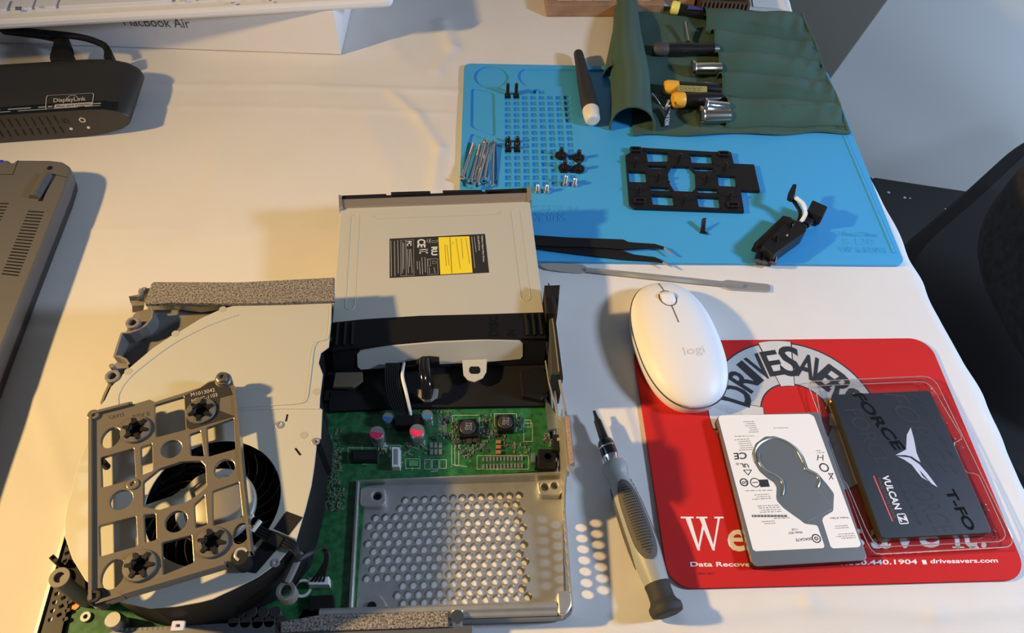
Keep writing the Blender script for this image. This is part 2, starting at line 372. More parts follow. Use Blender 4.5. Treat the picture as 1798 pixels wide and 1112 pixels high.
# ================================================================ silicone mat
MZ = 3.0
mc, ma, mw_, mh_ = (123.3, 509.9), 0.06, 350.8, 243.8
t = thing('silicone_mat', 'bright blue silicone repair mat with a grid of screw pockets', 'mat', (mc[0], mc[1], 0), ma)
zA = zm(800, 100, 300/1112)
outer = rrect(mw_, mh_, 7, mc[0], mc[1], ma)
holes = []
c00, c10, c01 = (np.array(P2(zA([q]), MZ)[0]) for q in ((340, 265), (725, 265), (343, 830)))
ex, ey = (c10-c00)/7, (c01-c00)/14
for r in range(-1, 15):
    for c in range(8):
        if r < 0 and c not in (3, 4): continue
        p = c00+ex*c+ey*r; holes.append(rrect(5.6, 5.6, 0.6, p[0], p[1], ma, 1))
holes.append(roundpoly(P2(zA([(100, 200), (255, 228), (262, 520), (95, 455)]), MZ), 4))
holes.append(roundpoly(P2(zA([(98, 492), (262, 560), (272, 845), (45, 845), (52, 700), (80, 560)]), MZ), 4))
holes.append(roundpoly(P2(zA([(430, 75), (1000, 82), (1800, 92), (1830, 200), (1000, 200), (450, 190), (410, 150), (400, 110)]), MZ), 5))
cc = P2(zA([(232, 128)]), MZ)[0]; holes.append(circ(cc[0], cc[1], 16.5, 36))
link('mat_sheet', MB().plate(outer, 1.1, MZ, holes, 0.25).plate(outer, 0.1, 1.15, bevel=0.3), BLUE, t)
zB = zm(1060, 230, 540/1798)
mb = MB().textpx('SCREW POSITION', (858, 368), (1014, 371), (858, 358), MZ, 0.25)
mb.textpx('螺丝定位区', (900, 386), (996, 388), (900, 374), MZ, 0.25)
mb.textpx('340mmX230mm', (1471, 415), (1540, 417), (1471, 406), MZ, 0.25)
mb.textpx('S-130', (1480, 430), (1535, 431), (1478, 418), MZ, 0.3)
mb.textpx('专利产品 仿冒必究', (1472, 442), (1556, 444), (1470, 434), MZ, 0.25)
link('raised_lettering', mb, BLUE, t)
mb = MB(); e0, e1 = P(*zB([(1405, 30)])[0], MZ), P(*zB([(1695, 715)])[0], MZ)
mb.tube([e0, e1], 1.2, 8, sub=1); link('raised_ridge', mb, BLUE, t)
# ================================================================ mouse pad
PZ = 2.0
pc, pa, pw, ph = (203.1, 233.9), 0.08, 219.0, 175.3
t = thing('mouse_pad', 'red mouse pad printed with a grey lifebuoy and white slogan', 'mouse pad', (pc[0], pc[1], 0), pa)
link('pad', MB().plate(rrect(pw, ph, 15, pc[0], pc[1], pa, 8), 0.2, PZ, bevel=0.4), RED, t)
zC = zm(1220, 580, 578/1397)
def Q(x, y, z=PZ+0.02): return P(*zC([(x, y)])[0], z)
# lifebuoy: centre & radii from the outer/inner arcs
A = np.array(Q(420, 62)[:2]); B1 = np.array(Q(425, 228)[:2])
cenp = np.array(Q(430, 356)[:2]); Ro = float(np.linalg.norm(A-cenp)); Ri = float(np.linalg.norm(B1-cenp))
BUOY = mat('buoy_grey', (0.50, 0.50, 0.49), 0.7)
def arcpts(r, a0, a1, n=40): return [(cenp[0]+r*math.cos(a0+(a1-a0)*i/n), cenp[1]+r*math.sin(a0+(a1-a0)*i/n)) for i in range(n+1)]
link('lifebuoy_outline', MB().plate(circ(*cenp, Ro+1.2, 72), PZ-0.02, PZ+0.03, [circ(*cenp, Ri-1.0, 64)]), KTXT, t)
link('lifebuoy_print', MB().plate(circ(*cenp, Ro, 72), PZ-0.02, PZ+0.07, [circ(*cenp, Ri, 64)]), BUOY, t)
for ang in (PI/2+0.10, PI+0.05, -0.12, -PI/2-0.1):
    w2 = 0.20; mb = MB(); mk = MB()
    mk.plate(arcpts(Ro+2.5, ang-w2-0.015, ang+w2+0.015, 8)+arcpts(Ri-2.5, ang+w2+0.03, ang-w2-0.03, 8), PZ, PZ+0.10)
    mb.plate(arcpts(Ro+2, ang-w2, ang+w2, 8)+arcpts(Ri-2, ang+w2+0.01, ang-w2-0.01, 8), PZ, PZ+0.14)
    link('strap_outline', mk, KTXT, t); link('strap_print', mb, mat('strap_grey', (0.58, 0.58, 0.57), 0.7), t)
mb = MB(); word = 'DRIVESAVERS'; rm = Ri+(Ro-Ri)*0.22
angp = [(165, 272), (200, 208), (232, 178), (268, 150), (325, 128), (400, 118), (478, 133), (535, 155), (585, 185), (640, 225), (690, 275)]
angs = [math.atan2(Q(*q)[1]-cenp[1], Q(*q)[0]-cenp[0]) for q in angp]
for zi, (ch, an, big) in enumerate(zip(word, angs, (1.1, 1, 1, 1, 1, 1.2, 1, 1, 1, 1, 1))):
    hgt = (Ro-Ri)*0.60*big; wd = hgt*(0.30 if ch == 'I' else 0.62)
    yd = Vector((math.cos(an), math.sin(an), 0)); xd = Vector((math.sin(an), -math.cos(an), 0))
    bpt = Vector((cenp[0], cenp[1], PZ+0.13+0.012*zi))+yd*(rm-(big-1)*3)-xd*wd/2
    mb.text(ch, bpt, xd*wd, yd*hgt, 0.06, off=0.022)
    if ch in 'DRS': mb.v = mb.v
link('arched_lettering', mb, KTXT, t)
mb = MB()
for k in range(5):
    p = Q(95+k*22, 320+k*9, PZ+0.1); mb.lathe(p, (1, -.6, 0), [(-4, 0.5), (-3, 2.2), (0, 3), (3, 2.2), (4, 0.5)], 10)
for i, v in enumerate(mb.v): mb.v[i] = (v[0], v[1], PZ+0.1+(v[2]-PZ-0.1)*0.06)
link('rope_print', mb, BUOY, t)
mb = MB()
# serif slogan "We can save it." : hand drawn W, font letters for the rest
def serif_w(o, xd, yd):
    o, xd, yd = Vector(o), Vector(xd), Vector(yd)
    st = [((.10, 1), (.22, 1), (.40, 0), (.34, 0)), ((.34, 0), (.38, 0), (.56, .82), (.50, .82)), ((.42, 1), (.54, 1), (.74, 0), (.68, 0)), ((.68, 0), (.72, 0), (.92, 1), (.87, 1)),
          ((0, .95), (.30, .95), (.30, 1), (0, 1)), ((.36, .95), (.62, .95), (.62, 1), (.36, 1)), ((.78, .95), (1, .95), (1, 1), (.78, 1))]
    for k, q in enumerate(st):
        pts = [tuple(o+xd*a+yd*b) for a, b in q]; mb.hexa(pts, [(p[0], p[1], p[2]+0.05+0.004*k) for p in pts])
z = PZ+0.03
serif_w(Q(-52, 935), Vector(Q(135, 935))-Vector(Q(-52, 935)), Vector(Q(-60, 792))-Vector(Q(-52, 935)))
def tx(s, a, b, c, off=0.0): mb.text(s, Q(*a), Vector(Q(*b))-Vector(Q(*a)), Vector(Q(*c))-Vector(Q(*a)), 0.06, off)
def sx(cx_, y0, wd=34): mb.strip(Q(cx_-wd/2, y0), Q(cx_+wd/2, y0), 0.9)
tx('e', (140, 935), (225, 935), (138, 805), .015); tx('can', (260, 935), (520, 932), (258, 805))
tx('s', (640, 927), (720, 926), (638, 800)); tx('a', (748, 925), (832, 924), (745, 797), .015); tx('v', (838, 922), (945, 921), (836, 794), .015); tx('e', (950, 920), (1040, 919), (948, 790), .015)
tx('it', (1105, 920), (1200, 920), (1090, 800), 0.01); tx('.', (1215, 920), (1238, 920), (1213, 810), 0.01); sx(1118, 922, 50); sx(1185, 922, 40); sx(1112, 862, 34); sx(858, 866, 40); sx(925, 865, 36)
link('slogan_lettering', mb, WTXT, t)
mb = MB()
tx('Data Recovery', (-18, 1003), (280, 1003), (-20, 984), 0.02)
link('contact_lettering', mb, WTXT, t); mb = MB(); tx('1.800.440.1904', (620, 997), (945, 992), (618, 978), 0.02); link('phone_lettering', mb, WTXT, t); mb = MB(); tx('drivesavers.com', (1000, 990), (1287, 986), (998, 972), 0.02)
mb.strip(Q(965, 985), Q(983, 985), 2.6, 0.1)
link('address_lettering', mb, WTXT, t)
mb = MB(); tx('#002 10/13', (15, 1038), (82, 1038), (14, 1028)); link('small_code', mb, KTXT, t)
# ================================================================ hard drive
hc, ha, HZ = (179.6, 205.2), 0.11, PZ+7.0
t = thing('hard_drive', 'silver laptop hard disk with white label lying upside down on the red pad', 'hard drive', (hc[0], hc[1], PZ), ha)
body = rrect(70, 100, 3, hc[0], hc[1], ha)
link('casting', MB().plate(body, PZ+0.1, HZ-1.0, bevel=0.4), mat('drive_casting', (0.03, 0.03, 0.032), 0.4, 0.6), t)
link('side_rail', MB().plate(rrect(70.4, 96, 2, hc[0], hc[1], ha), HZ-2.4, HZ-0.9), mat('copper_edge', (0.7, 0.55, 0.42), 0.3, 0.9), t)
DGREY = mat('drive_cover_grey', (0.23, 0.26, 0.28), 0.32, 0.55)
link('top_cover', MB().plate(body, HZ-1.0, HZ, bevel=0.35), DGREY, t)
zD = zm(1240, 700, 300/1076)
lab = [(75, 122), (88, 107), (650, 97), (678, 112), (975, 920), (962, 937), (800, 945), (784, 935), (730, 765), (740, 745), (800, 710), (805, 600), (765, 545), (700, 470), (640, 440), (615, 370), (570, 310), (500, 260), (430, 237),
       (370, 240), (310, 285), (288, 345), (300, 400), (335, 460), (380, 500), (425, 530), (443, 560), (440, 630), (480, 680), (560, 740), (620, 790), (700, 800), (745, 930), (738, 943), (310, 963), (294, 952)]
wl = roundpoly(P2(zD(lab), HZ), 1.2)
link('label', MB().plate(wl, HZ-0.02, HZ+0.08), mat('label_white', (0.84, 0.83, 0.80), 0.5), t)
dome = [(440, 640), (485, 690), (560, 745), (620, 785), (795, 700), (798, 605), (700, 480), (640, 450), (605, 375), (560, 315), (495, 270), (430, 250), (375, 252), (322, 292), (302, 348), (312, 400), (345, 455), (390, 492), (435, 520), (455, 560)]
link('motor_recess', MB().plate(roundpoly(P2(zD(dome), HZ), 1.5), HZ-0.05, HZ+0.12, bevel=0.1), DGREY, t)
def TP(pts, z, r, n=8): return MB().tube([P(*q, z) for q in pts], r, n)
mb = TP(zD([(330, 350), (335, 400), (375, 455), (440, 490), (475, 520), (487, 560), (480, 610)]), HZ+0.1, 0.9)
mb2 = TP(zD([(310, 400), (302, 345), (335, 285), (420, 250), (500, 272), (570, 325), (612, 400), (630, 450), (690, 480), (712, 520), (700, 560)]), HZ+0.1, 0.9)
mb.add(mb2.v, mb2.f, True); link('raised_ridge', mb, mat('ridge_metal', (0.62, 0.62, 0.60), 0.22, 0.9), t)
link('plate_seam', MB().strip(P(*zD([(700, 565)])[0], HZ+.1), P(*zD([(795, 690)])[0], HZ+.1), 0.3, 0.1).strip(P(*zD([(795, 695)])[0], HZ+.1), P(*zD([(640, 780)])[0], HZ+.1), 0.3, 0.1), mat('seam_light', (0.5, 0.55, 0.6), 0.3, 0.8), t)
mb = MB(); LZ = HZ+0.09
def D(x, y, z=LZ): return Vector(P(*zD([(x, y)])[0], z))
def dt(s, a, b, c, off=0.0): mb.text(s, D(*a), D(*b)-D(*a), D(*c)-D(*a), 0.05, off)
dt('CE', (252, 340), (172, 345), (258, 380), 0.02); dt('UL', (262, 412), (212, 410), (272, 436), 0.03); dt('®', (205, 405), (185, 405), (207, 420))
dt('SEAGATE', (662, 876), (562, 884), (664, 893), 0.01); dt('Mobile HDD', (604, 836), (518, 842), (605, 850)); dt('1TB', (572, 818), (538, 820), (573, 830))
dt('Product of China', (893, 745), (780, 750), (896, 757)); dt('20', (258, 520), (225, 522), (260, 538), 0.02)
for q in ((238, 528, 27), (742, 435, 30)):
    a = D(q[0], q[1]); r = (D(q[0]+q[2], q[1])-a).length; mb.plate(circ(a.x, a.y, r), LZ, LZ+.05, [circ(a.x, a.y, r*0.72)])
a = D(308, 530); mb.plate(circ(a.x, a.y, 3.2), LZ, LZ+.05, [circ(a.x, a.y, 2.6)]); mb.strip(D(290, 530), D(325, 528), 0.5)
a = D(693, 882); mb.plate(circ(a.x, a.y, 2.8), LZ, LZ+.05, [circ(a.x, a.y, 2.1)]); mb.plate(circ(a.x, a.y, 1.2), LZ, LZ+.05, [circ(a.x, a.y, .6)])
for a_, b_ in (((235, 452), (285, 450)), ((285, 450), (265, 483)), ((265, 483), (235, 452)), ((770, 470), (800, 510)), ((800, 470), (775, 510)), ((768, 475), (800, 473)), ((705, 355), (700, 390)), ((735, 355), (735, 392)), ((705, 372), (735, 372))): mb.strip(D(*a_), D(*b_), 0.5)
mb.box(tuple((D(365, 534)+D(365, 534))/2), (6, 5, .06), ha)
for x in range(290, 512, 7): mb.strip(D(x, 733), D(x+2, 748), 0.25+0.3*((x*7) % 3)/2)
link('black_print', mb, KTXT, t)
mb = MB()
for a_, b_, n_, sd in (((300, 145), (232, 147), 6, 2), ((515, 185), (395, 187), 1, 3), ((300, 236), (140, 240), 1, 4), ((270, 255), (165, 262), 6, 5), ((415, 578), (222, 582), 1, 6), ((395, 603), (275, 610), 3, 7), ((455, 672), (280, 680), 4, 8), ((525, 752), (400, 757), 1, 9), ((430, 772), (335, 777), 2, 10),
                       ((890, 800), (795, 806), 2, 12), ((930, 850), (800, 858), 3, 13), ((745, 340), (680, 343), 1, 14), ((720, 328), (690, 329), 1, 15)):
    mb.greek(D(*a_), D(*b_), n_, D(a_[0]+6, a_[1]+13)-D(*a_), 0.55, 0.05, (0.7, 1), seed=sd)
link('fine_print', mb, mat('grey_fine_print', (0.30, 0.29, 0.29), 0.6), t)
mb = MB()
for p in (D(252, 915, HZ-3), D(68, 215, HZ-3)): mb.cyl((p.x-1.2, p.y, p.z), (p.x+0.6, p.y, p.z), 1.3)
link('side_screw', mb, GOLD, t)
# ================================================================ clear tray + SSD
sc_, sa, SZ = (260.1, 226.2), 0.11, 10.0
zE = zm(1420, 650, 378/1168)
t = thing('clear_tray', 'clear plastic blister tray lying on the red mouse pad under the black drive', 'plastic tray', (262, 226, PZ), sa)
rim = [(-10, 62), (640, 33), (690, 60), (1112, 925), (1090, 960), (350, 1000), (300, 900)]
rimw = roundpoly(P2(zE(rim), PZ+5), 4)
inner = roundpoly(P2(zE([(35, 85), (625, 62), (665, 85), (840, 375), (780, 395), (800, 430), (850, 560), (920, 560), (1075, 900), (1045, 930), (370, 960), (320, 880), (200, 600), (160, 590), (80, 330)]), PZ+5), 3)
mb = MB().plate(rimw, PZ+4.6, PZ+5.0, [inner])
def resamp(l, n):
    q = [Vector(p) for p in l]+[Vector(l[0])]; d = [0]
    for a, b in zip(q, q[1:]): d.append(d[-1]+(b-a).length)
    out = []; j = 0
    for i in range(n):
        s = d[-1]*i/n
        while d[j+1] < s: j += 1
        k = (s-d[j])/max(1e-9, d[j+1]-d[j]); out.append(tuple(q[j].lerp(q[j+1], k)))
    return out
def shrink(l, c, f): return [(c[0]+(x-c[0])*f, c[1]+(y-c[1])*f) for x, y in l]
li = resamp(inner, 120); lo_ = resamp(rimw, 120)
mb.ring([[(x, y, PZ+4.8) for x, y in li], [(x, y, PZ+1.2) for x, y in shrink(li, sc_, 0.965)]])
mb.ring([[(x, y, PZ+4.8) for x, y in lo_], [(x, y, PZ+3.4) for x, y in shrink(lo_, sc_, 1.006)]])
mb.plate(shrink(li, sc_, 0.965), PZ+0.7, PZ+1.1)
link('moulded_tray', mb, CLEAR, t)
RIMC = mat('clear_edge', (0.75, 0.70, 0.70), 0.12, alpha=1, spec=0.9, trans=0.7)
mb = MB().tube([(x, y, PZ+4.9) for x, y in lo_]+[(*lo_[0], PZ+4.9)], .3, 6, sub=1).tube([(x, y, PZ+4.8) for x, y in li]+[(*li[0], PZ+4.8)], .28, 6, sub=1)
link('rolled_edge', mb, RIMC, t)
mb = MB()
for a_ in ((720, 270), (740, 292), (785, 378), (655, 105), (950, 735), (965, 765), (330, 970), (125, 400), (150, 300), (315, 710), (825, 425), (1000, 880)):
    p = P(*zE([a_])[0], PZ+4); mb.lathe((p[0], p[1], PZ+1.0), (0, 0, 1), [(0, 2.4), (3, 2.0), (4.2, 1.2), (4.6, 0.1)], 12)
link('moulded_bump', mb, CLEAR, t)
t = thing('solid_state_drive', 'matte black solid state drive with a silver winged emblem in the clear tray', 'solid state drive', (sc_[0], sc_[1], PZ+1.2), sa)
sb = rrect(70, 100, 2.5, sc_[0], sc_[1], sa)
SSDM = mat('ssd_black', (0.010, 0.013, 0.020), 0.5, bump=0.1, bscale=5000)
link('case', MB().plate(sb, PZ+1.25, SZ-1, bevel=0.3), mat('ssd_brass_edge', (0.10, 0.075, 0.035), 0.35, 0.7), t)
link('face_plate', MB().plate(sb, SZ-1, SZ, bevel=0.35), SSDM, t)
def Eo(x, y, z=SZ+0.01): return Vector(P(*zE([(x, y)])[0], z))
EMB = mat('ssd_emblem_silver', (0.62, 0.66, 0.76), 0.4, 0.3)
mb = MB()
mb.plate([tuple(Eo(*q).xy) for q in ((553, 312), (570, 372), (585, 450), (607, 502), (588, 490), (560, 470), (522, 462), (470, 462), (528, 432), (532, 352))], SZ, SZ+.1)
mb.plate([tuple(Eo(*q).xy) for q in ((480, 468), (548, 476), (600, 512), (642, 560), (699, 636), (668, 618), (632, 578), (598, 540), (616, 574), (650, 604), (612, 582), (582, 545), (560, 515), (520, 488))], SZ, SZ+.1)
link('emblem', mb, EMB, t)
mb = MB()
def et(s, a, b, c, off=0.0, sh=0.0): mb.text(s, Eo(*a), Eo(*b)-Eo(*a), Eo(*c)-Eo(*a), 0.08, off, sh)
et('VULCAN', (398, 578), (470, 762), (432, 572), 0.025, 0.15)
p = [Eo(476, 780), Eo(523, 778), Eo(545, 834), Eo(494, 838)]
o_ = [tuple(q.xy) for q in p]; cxy = (sum(q[0] for q in o_)/4, sum(q[1] for q in o_)/4)
mb.plate(roundpoly(o_, 1), SZ, SZ+.08, [shrink(o_, cxy, 0.8)]); et('Z', (487, 795), (503, 826), (519, 790), 0.04)
link('model_lettering', mb, mat('silver_lettering', (0.75, 0.76, 0.80), 0.4), t)
mb = MB().strip(Eo(352, 575), Eo(455, 822), 0.7, 0.06); link('red_line', mb, mat('red_print', (0.75, 0.10, 0.08), 0.5), t)
mb = MB(); et('SOLID STATE DRIVE', (372, 585), (462, 805), (386, 583)); link('small_lettering', mb, mat('dim_red_print', (0.16, 0.06, 0.06), 0.5), t)
mb = MB(); et('FORCE', (235, 130), (470, 435), (290, 125), 0.03); et('T-FO', (735, 650), (860, 872), (785, 645), 0.03)
link('large_lettering', mb, BLKG, t)
mb = MB(); et('FORCE', (400, 125), (690, 560), (520, 128), 0.0, .1); et('T-FORCE', (480, 520), (690, 880), (590, 520)); et('FORCE', (190, 215), (370, 520), (280, 210)); et('FORCE', (560, 135), (780, 480), (580, 135)); et('T-FORCE', (470, 590), (600, 840), (485, 590))
link('tonal_pattern', mb, mat('ssd_tonal_black', (0.035, 0.040, 0.052), 0.3), t)
for a_ in ((133, 172), (360, 775)):
    p = Vector(P(*zE([a_])[0], SZ-3.5)); mb = MB().lathe((p.x+1, p.y, p.z), (-1, -0.1, 0), [(0, 2.0), (3.4, 2.0), (4.0, 1.4), (4.1, .1)], 14); link('side_screw', mb, GOLD, t)
# ================================================================ computer mouse
m0 = Vector(P(1148, 512, 9)); m1 = Vector(P(1237, 700, 9)); mid = (m0+m1)/2; ax = (m0-m1); ax.z = 0; rz = math.atan2(-ax.x, ax.y)
mcx, mcy = 117.5, 306.0
rz = 0.225; ML, MW, MH = 106.0, 60.0, 27.0
t = thing('computer_mouse', 'glossy white pebble shaped wireless mouse overlapping the red pad', 'mouse', (mcx, mcy, 0.3), rz)
def mloc(x, y, z): c, s = math.cos(rz), math.sin(rz); return (mcx+x*c-y*s, mcy+x*s+y*c, z)
def outl(th, f=1.0, e=0.84):
    c, s = math.cos(th), math.sin(th)
    x = MW/2*f*math.copysign(abs(c)**e, c); y = ML/2*f*math.copysign(abs(s)**e, s) 
    return x, y
def dome_h(f): return 13.5*(1-f**2.6)**0.62
def topz(f, y): return 13.0+dome_h(f)*(1.0-0.08*(y/(ML/2))**2 + 0.05*(-y/(ML/2)))
N = 64
loops = [[mloc(*outl(2*PI*i/N, f), z) for i in range(N)] for f, z in ((0.90, 0.4), (0.955, 1.5), (0.985, 5.0), (0.998, 9.0), (1.0, 12.4))]
mb = MB().ring(loops, True, True, False); mb.ring([loops[-1], [mloc(*outl(2*PI*i/N, 0.985), 12.5) for i in range(N)]]); link('lower_shell', mb, WHITEP, t)
fs_ = [0.985, 0.99, 0.985, 0.965, 0.93, 0.88, 0.82, 0.75, 0.66, 0.56, 0.45, 0.33, 0.2, 0.08]
loops = []
for k, f in enumerate(fs_):
    l = []
    for i in range(N):
        x, y = outl(2*PI*i/N, f)
        z = 12.9 if k == 0 else 13.3 if k == 1 else topz(f, y); l.append(mloc(x, y, z))
    loops.append(l)
mb = MB().ring(loops, True, False, True); link('top_shell', mb, WHITEP, t)
SEAM = mat('seam_dark', (0.06, 0.06, 0.065), 0.6)
mb = MB().tube([mloc(*outl(2*PI*i/96, 0.999), 12.75) for i in range(97)], 0.42, 6, sub=1); link('seam', mb, SEAM, t)
def surf(x, y, dz=0.0):
    # find f at (x,y)
    a, b = 0.0, 1.0
    for _ in range(24):
        f = (a+b)/2
        if (abs(x)/(MW/2*f+1e-9))**(2/0.84)+(abs(y)/(ML/2*f+1e-9))**(2/0.84) > 1: a = f
        else: b = f
    return mloc(x, y, topz(b, y)+dz)
mb = MB().tube([surf(0, y, 0.02) for y in np.linspace(50.5, 39, 7)], 0.32, 6, sub=1).tube([surf(0, y, 0.02) for y in np.linspace(24, 8, 7)], 0.32, 6, sub=1)
link('button_seam', mb, SEAM, t)
wc = surf(0, 31.5); wcx = mloc(5, 31.5, wc[2]-2.4); wcm = mloc(-5, 31.5, wc[2]-2.4)
hl = [mloc(6.1*math.cos(a), 31.5+8.2*math.sin(a), 0) for a in np.linspace(0, 2*PI, 25)[:-1]]
mb = MB(); mb.ring([[surf(6.3*math.cos(a), 31.5+8.4*math.sin(a), 0.12) for a in np.linspace(0, 2*PI, 33)[:-1]], [surf(5.6*math.cos(a), 31.5+7.6*math.sin(a), 0.14) for a in np.linspace(0, 2*PI, 33)[:-1]]]); link('wheel_slot_rim', mb, SEAM, t)
def whl(s, u):
    a = s*2*PI; k = (u-0.5)*2; r = 6.6*(1-0.10*k**4)
    return mloc(5.0*k, 31.5+r*1.15*math.cos(a), wc[2]-4.6+r*math.sin(a))
mb = MB(); grid_surface(lambda u, v: whl(u, v), 32, 10, mb); link('scroll_wheel', mb, mat('wheel_white', (0.84, 0.84, 0.84), 0.3, coat=0.3), t)
mb = MB(); vs, fs = text_mesh('logi', 0.05); xm = max(v[0] for v in vs)
mb.add([surf((x/xm-0.5)*15.5+3, -18.5+y*8.6-0.9*0, 0.05+zz*0.5) for x, y, zz in vs], fs)
link('lettering', mb, mat('logo_grey', (0.62, 0.58, 0.53), 0.4), t)
# ================================================================ precision screwdriver (grey, foreground)
za = 9.6
A = Vector(P(1043, 722, 8.0)); B = Vector(P(1173, 1080, za)); dv = (B-A); L = dv.length
t = thing('precision_screwdriver', 'grey precision screwdriver with dark dotted grip beside the console chassis', 'screwdriver', (A.x, A.y, 0))
def lt(name, prof, m, n=28): return link(name, MB().lathe(A, dv, [(a*L, r) for a, r in prof], n), m, t)
lt('bit', [(0, 0.9), (0.03, 1.3), (0.05, 1.9), (0.055, 2.6), (0.15, 3.1), (0.17, 3.2)], BLK, 6)
lt('chuck', [(0.16, 3.6), (0.175, 5.0), (0.19, 5.4), (0.235, 5.4), (0.25, 5.2)], BLKG)
lt('chuck_ring', [(0.199, 5.3), (0.202, 5.7), (0.206, 5.7), (0.209, 5.3)], CHROME)
lt('chuck_collar', [(0.25, 5.2), (0.255, 5.0), (0.275, 5.0), (0.29, 5.4)], CHROME)
lt('handle', [(0.283, 5.5), (0.288, 7.2), (0.30, 8.0), (0.33, 8.2), (0.35, 7.2), (0.38, 6.4), (0.42, 7.3), (0.50, 8.6), (0.62, 9.2), (0.70, 9.2), (0.76, 8.8), (0.82, 8.0), (0.86, 7.5), (0.875, 7.3)], CAPG)
lt('end_cap', [(0.865, 7.3), (0.87, 7.6), (0.90, 7.2), (0.935, 7.3), (0.95, 8.2), (0.962, 9.6), (0.98, 9.8), (0.995, 9.2), (1.0, 7.5), (1.002, 5.5)], RUB)
qd = dv.normalized(); side = Vector((qd.y, -qd.x, 0)).normalized(); upv = side.cross(qd); upv = upv if upv.z > 0 else -upv
def gripr(a): return np.interp(a, [0.36, 0.38, 0.42, 0.50, 0.62, 0.70, 0.76], [7.0, 6.4, 7.3, 8.6, 9.2, 9.2, 8.8])
def hp(a, th, dr): c = A+qd*(a*L); r = float(gripr(a))+dr; return tuple(c+side*(r*math.sin(th))+upv*(r*math.cos(th)))
mb = MB()
def gr(s, u):
    a = 0.405+0.375*s; wv = 1.25*(max(0, 1-abs(2*s-1)**5))**0.5; return hp(a, (u-0.5)*2*wv, 0.35 if 0 < u < 1 else -0.3)
for off in (0, PI*2/3, PI*4/3):
    def g2(s, u): a = 0.395+0.385*s; wv = 0.92*(max(0, 1-abs(2*s-1)**4))**0.5; return hp(a, off+(u-0.5)*2*wv, 0.45 if 0.02 < u < 0.98 else -0.3)
    grid_surface(lambda u, v: g2(v, u), 16, 40, mb)
link('rubber_grip', mb, GRIP, t)
mb = MB()
for i in range(26):
    for j in range(-3, 4):
        a = 0.425+0.325*i/25; th = j*0.15; wv = 0.52*(1-abs(2*i/25-1)**3)**0.5
        if abs(th) <= wv: p = Vector(hp(a, th, 0.35)); q = Vector(hp(a, th, 0.85)); mb.cyl(p, q, 0.55, 6, 0.35)
link('grip_dots', mb, mat('dot_black', (0.02, 0.02, 0.02), 0.6), t)
mb = MB()
for k in range(4):
    p = Vector(hp(0.40+0.022*k, -1.25, 0.0)); mb.lathe(p, Vector(p)-(A+qd*((0.40+0.022*k)*L)), [(-0.5, 1.3), (0.5, 1.3), (0.8, 0.8)], 10)
link('grip_nub', mb, CAPG, t)
# ================================================================ spudger
zF = zm(900, 380, 500/1798)
def pl(px, f, z): return P2(f(px), z)
t = thing('metal_spudger', 'long thin steel prying spatula lying on the cloth below the tweezers', 'spatula', P(1150, 490, 0))
link('leaf_blade', MB().plate(roundpoly(pl([(172, 312), (185, 298), (300, 297), (440, 306), (470, 322), (470, 350), (445, 358), (320, 350), (215, 335)], zF, 1.5), 1.5), 0.9, 2.0, bevel=0.3), STEEL, t)
link('flat_blade', MB().plate(roundpoly(pl([(1325, 412), (1352, 402), (1618, 430), (1628, 440), (1628, 474), (1618, 478), (1370, 463), (1325, 445)], zF, 1.2), 1), 0.7, 1.6, bevel=0.2), STEEL, t)
a_, b_ = Vector(P(*zF([(462, 338)])[0], 2.4)), Vector(P(*zF([(1335, 428)])[0], 2.0)); md = a_.lerp(b_, .5)
link('shank', MB().lathe(a_, b_-a_, [(0, 2.0), (20, 2.2), (80, 2.4), (120, 2.1), ((b_-a_).length, 1.7)], 6, True, False), STEEL, t)
# ================================================================ tweezers
t = thing('tweezers', 'black curved tip tweezers lying across the edge of the blue mat', 'tweezers', P(1060, 440, MZ))
link('upper_arm', MB().plate(pl([(95, 115), (350, 132), (700, 145), (735, 162), (900, 173), (960, 192), (952, 206), (900, 196), (700, 206), (480, 192), (300, 190), (95, 178)], zF, 7.5), 6.2, 7.6, bevel=0.4), BLKM, t)
link('lower_arm', MB().plate(pl([(95, 172), (300, 186), (600, 200), (655, 203), (715, 222), (765, 240), (900, 256), (958, 285), (945, 292), (880, 280), (700, 270), (400, 235), (95, 195)], zF, 5.5), 4.2, 5.6, bevel=0.4), BLKM, t)
link('upper_tip', MB().plate(pl([(948, 198), (962, 194), (1022, 242), (1005, 240)], zF, 7.5), 6.5, 7.5, bevel=0.2), STEEL, t)
link('lower_tip', MB().plate(pl([(942, 290), (958, 284), (1008, 318), (1000, 317)], zF, 5.5), 4.5, 5.5, bevel=0.2), STEEL, t)
link('joint', MB().plate(pl([(60, 113), (130, 117), (130, 190), (60, 180)], zF, 7), 4.2, 7.6, bevel=0.3), BLKM, t)
# ================================================================ power adapter plug assembly
zG = zm(1060, 230, 540/1798)
t = thing('drive_adapter_plug', 'black boxed power plug with latch screws and short leads on the blue mat', 'connector', P(1375, 430, MZ))
def G(x, y, z): return P(*zG([(x, y)])[0], z)
topz_ = 19
q = [(1090, 508), (1192, 548), (1182, 590), (1000, 720), (925, 668)]
link('housing', MB().plate(roundpoly([G(*a, topz_)[:2] for a in q], 1.5), MZ+2, topz_, bevel=0.6), BLK, t)
q = [(1050, 492), (1100, 505), (930, 668), (882, 652)]
link('side_cover', MB().plate([G(*a, 15)[:2] for a in q], MZ+1.5, 15, bevel=0.6), BLK, t)
mb = MB()
for a, b in (((918, 700), (900, 762)), ((950, 712), (935, 770)), ((995, 720), (985, 775))): mb.cyl(G(*a, 10), G(*b, 8), 3.2, 12)
link('plug_barrel', mb, BLKG, t)
link('plug_shroud', MB().plate([G(*a, 9)[:2] for a in ((935, 690), (1010, 730), (985, 770), (900, 755))], MZ+.5, 9, bevel=0.5), BLK, t)
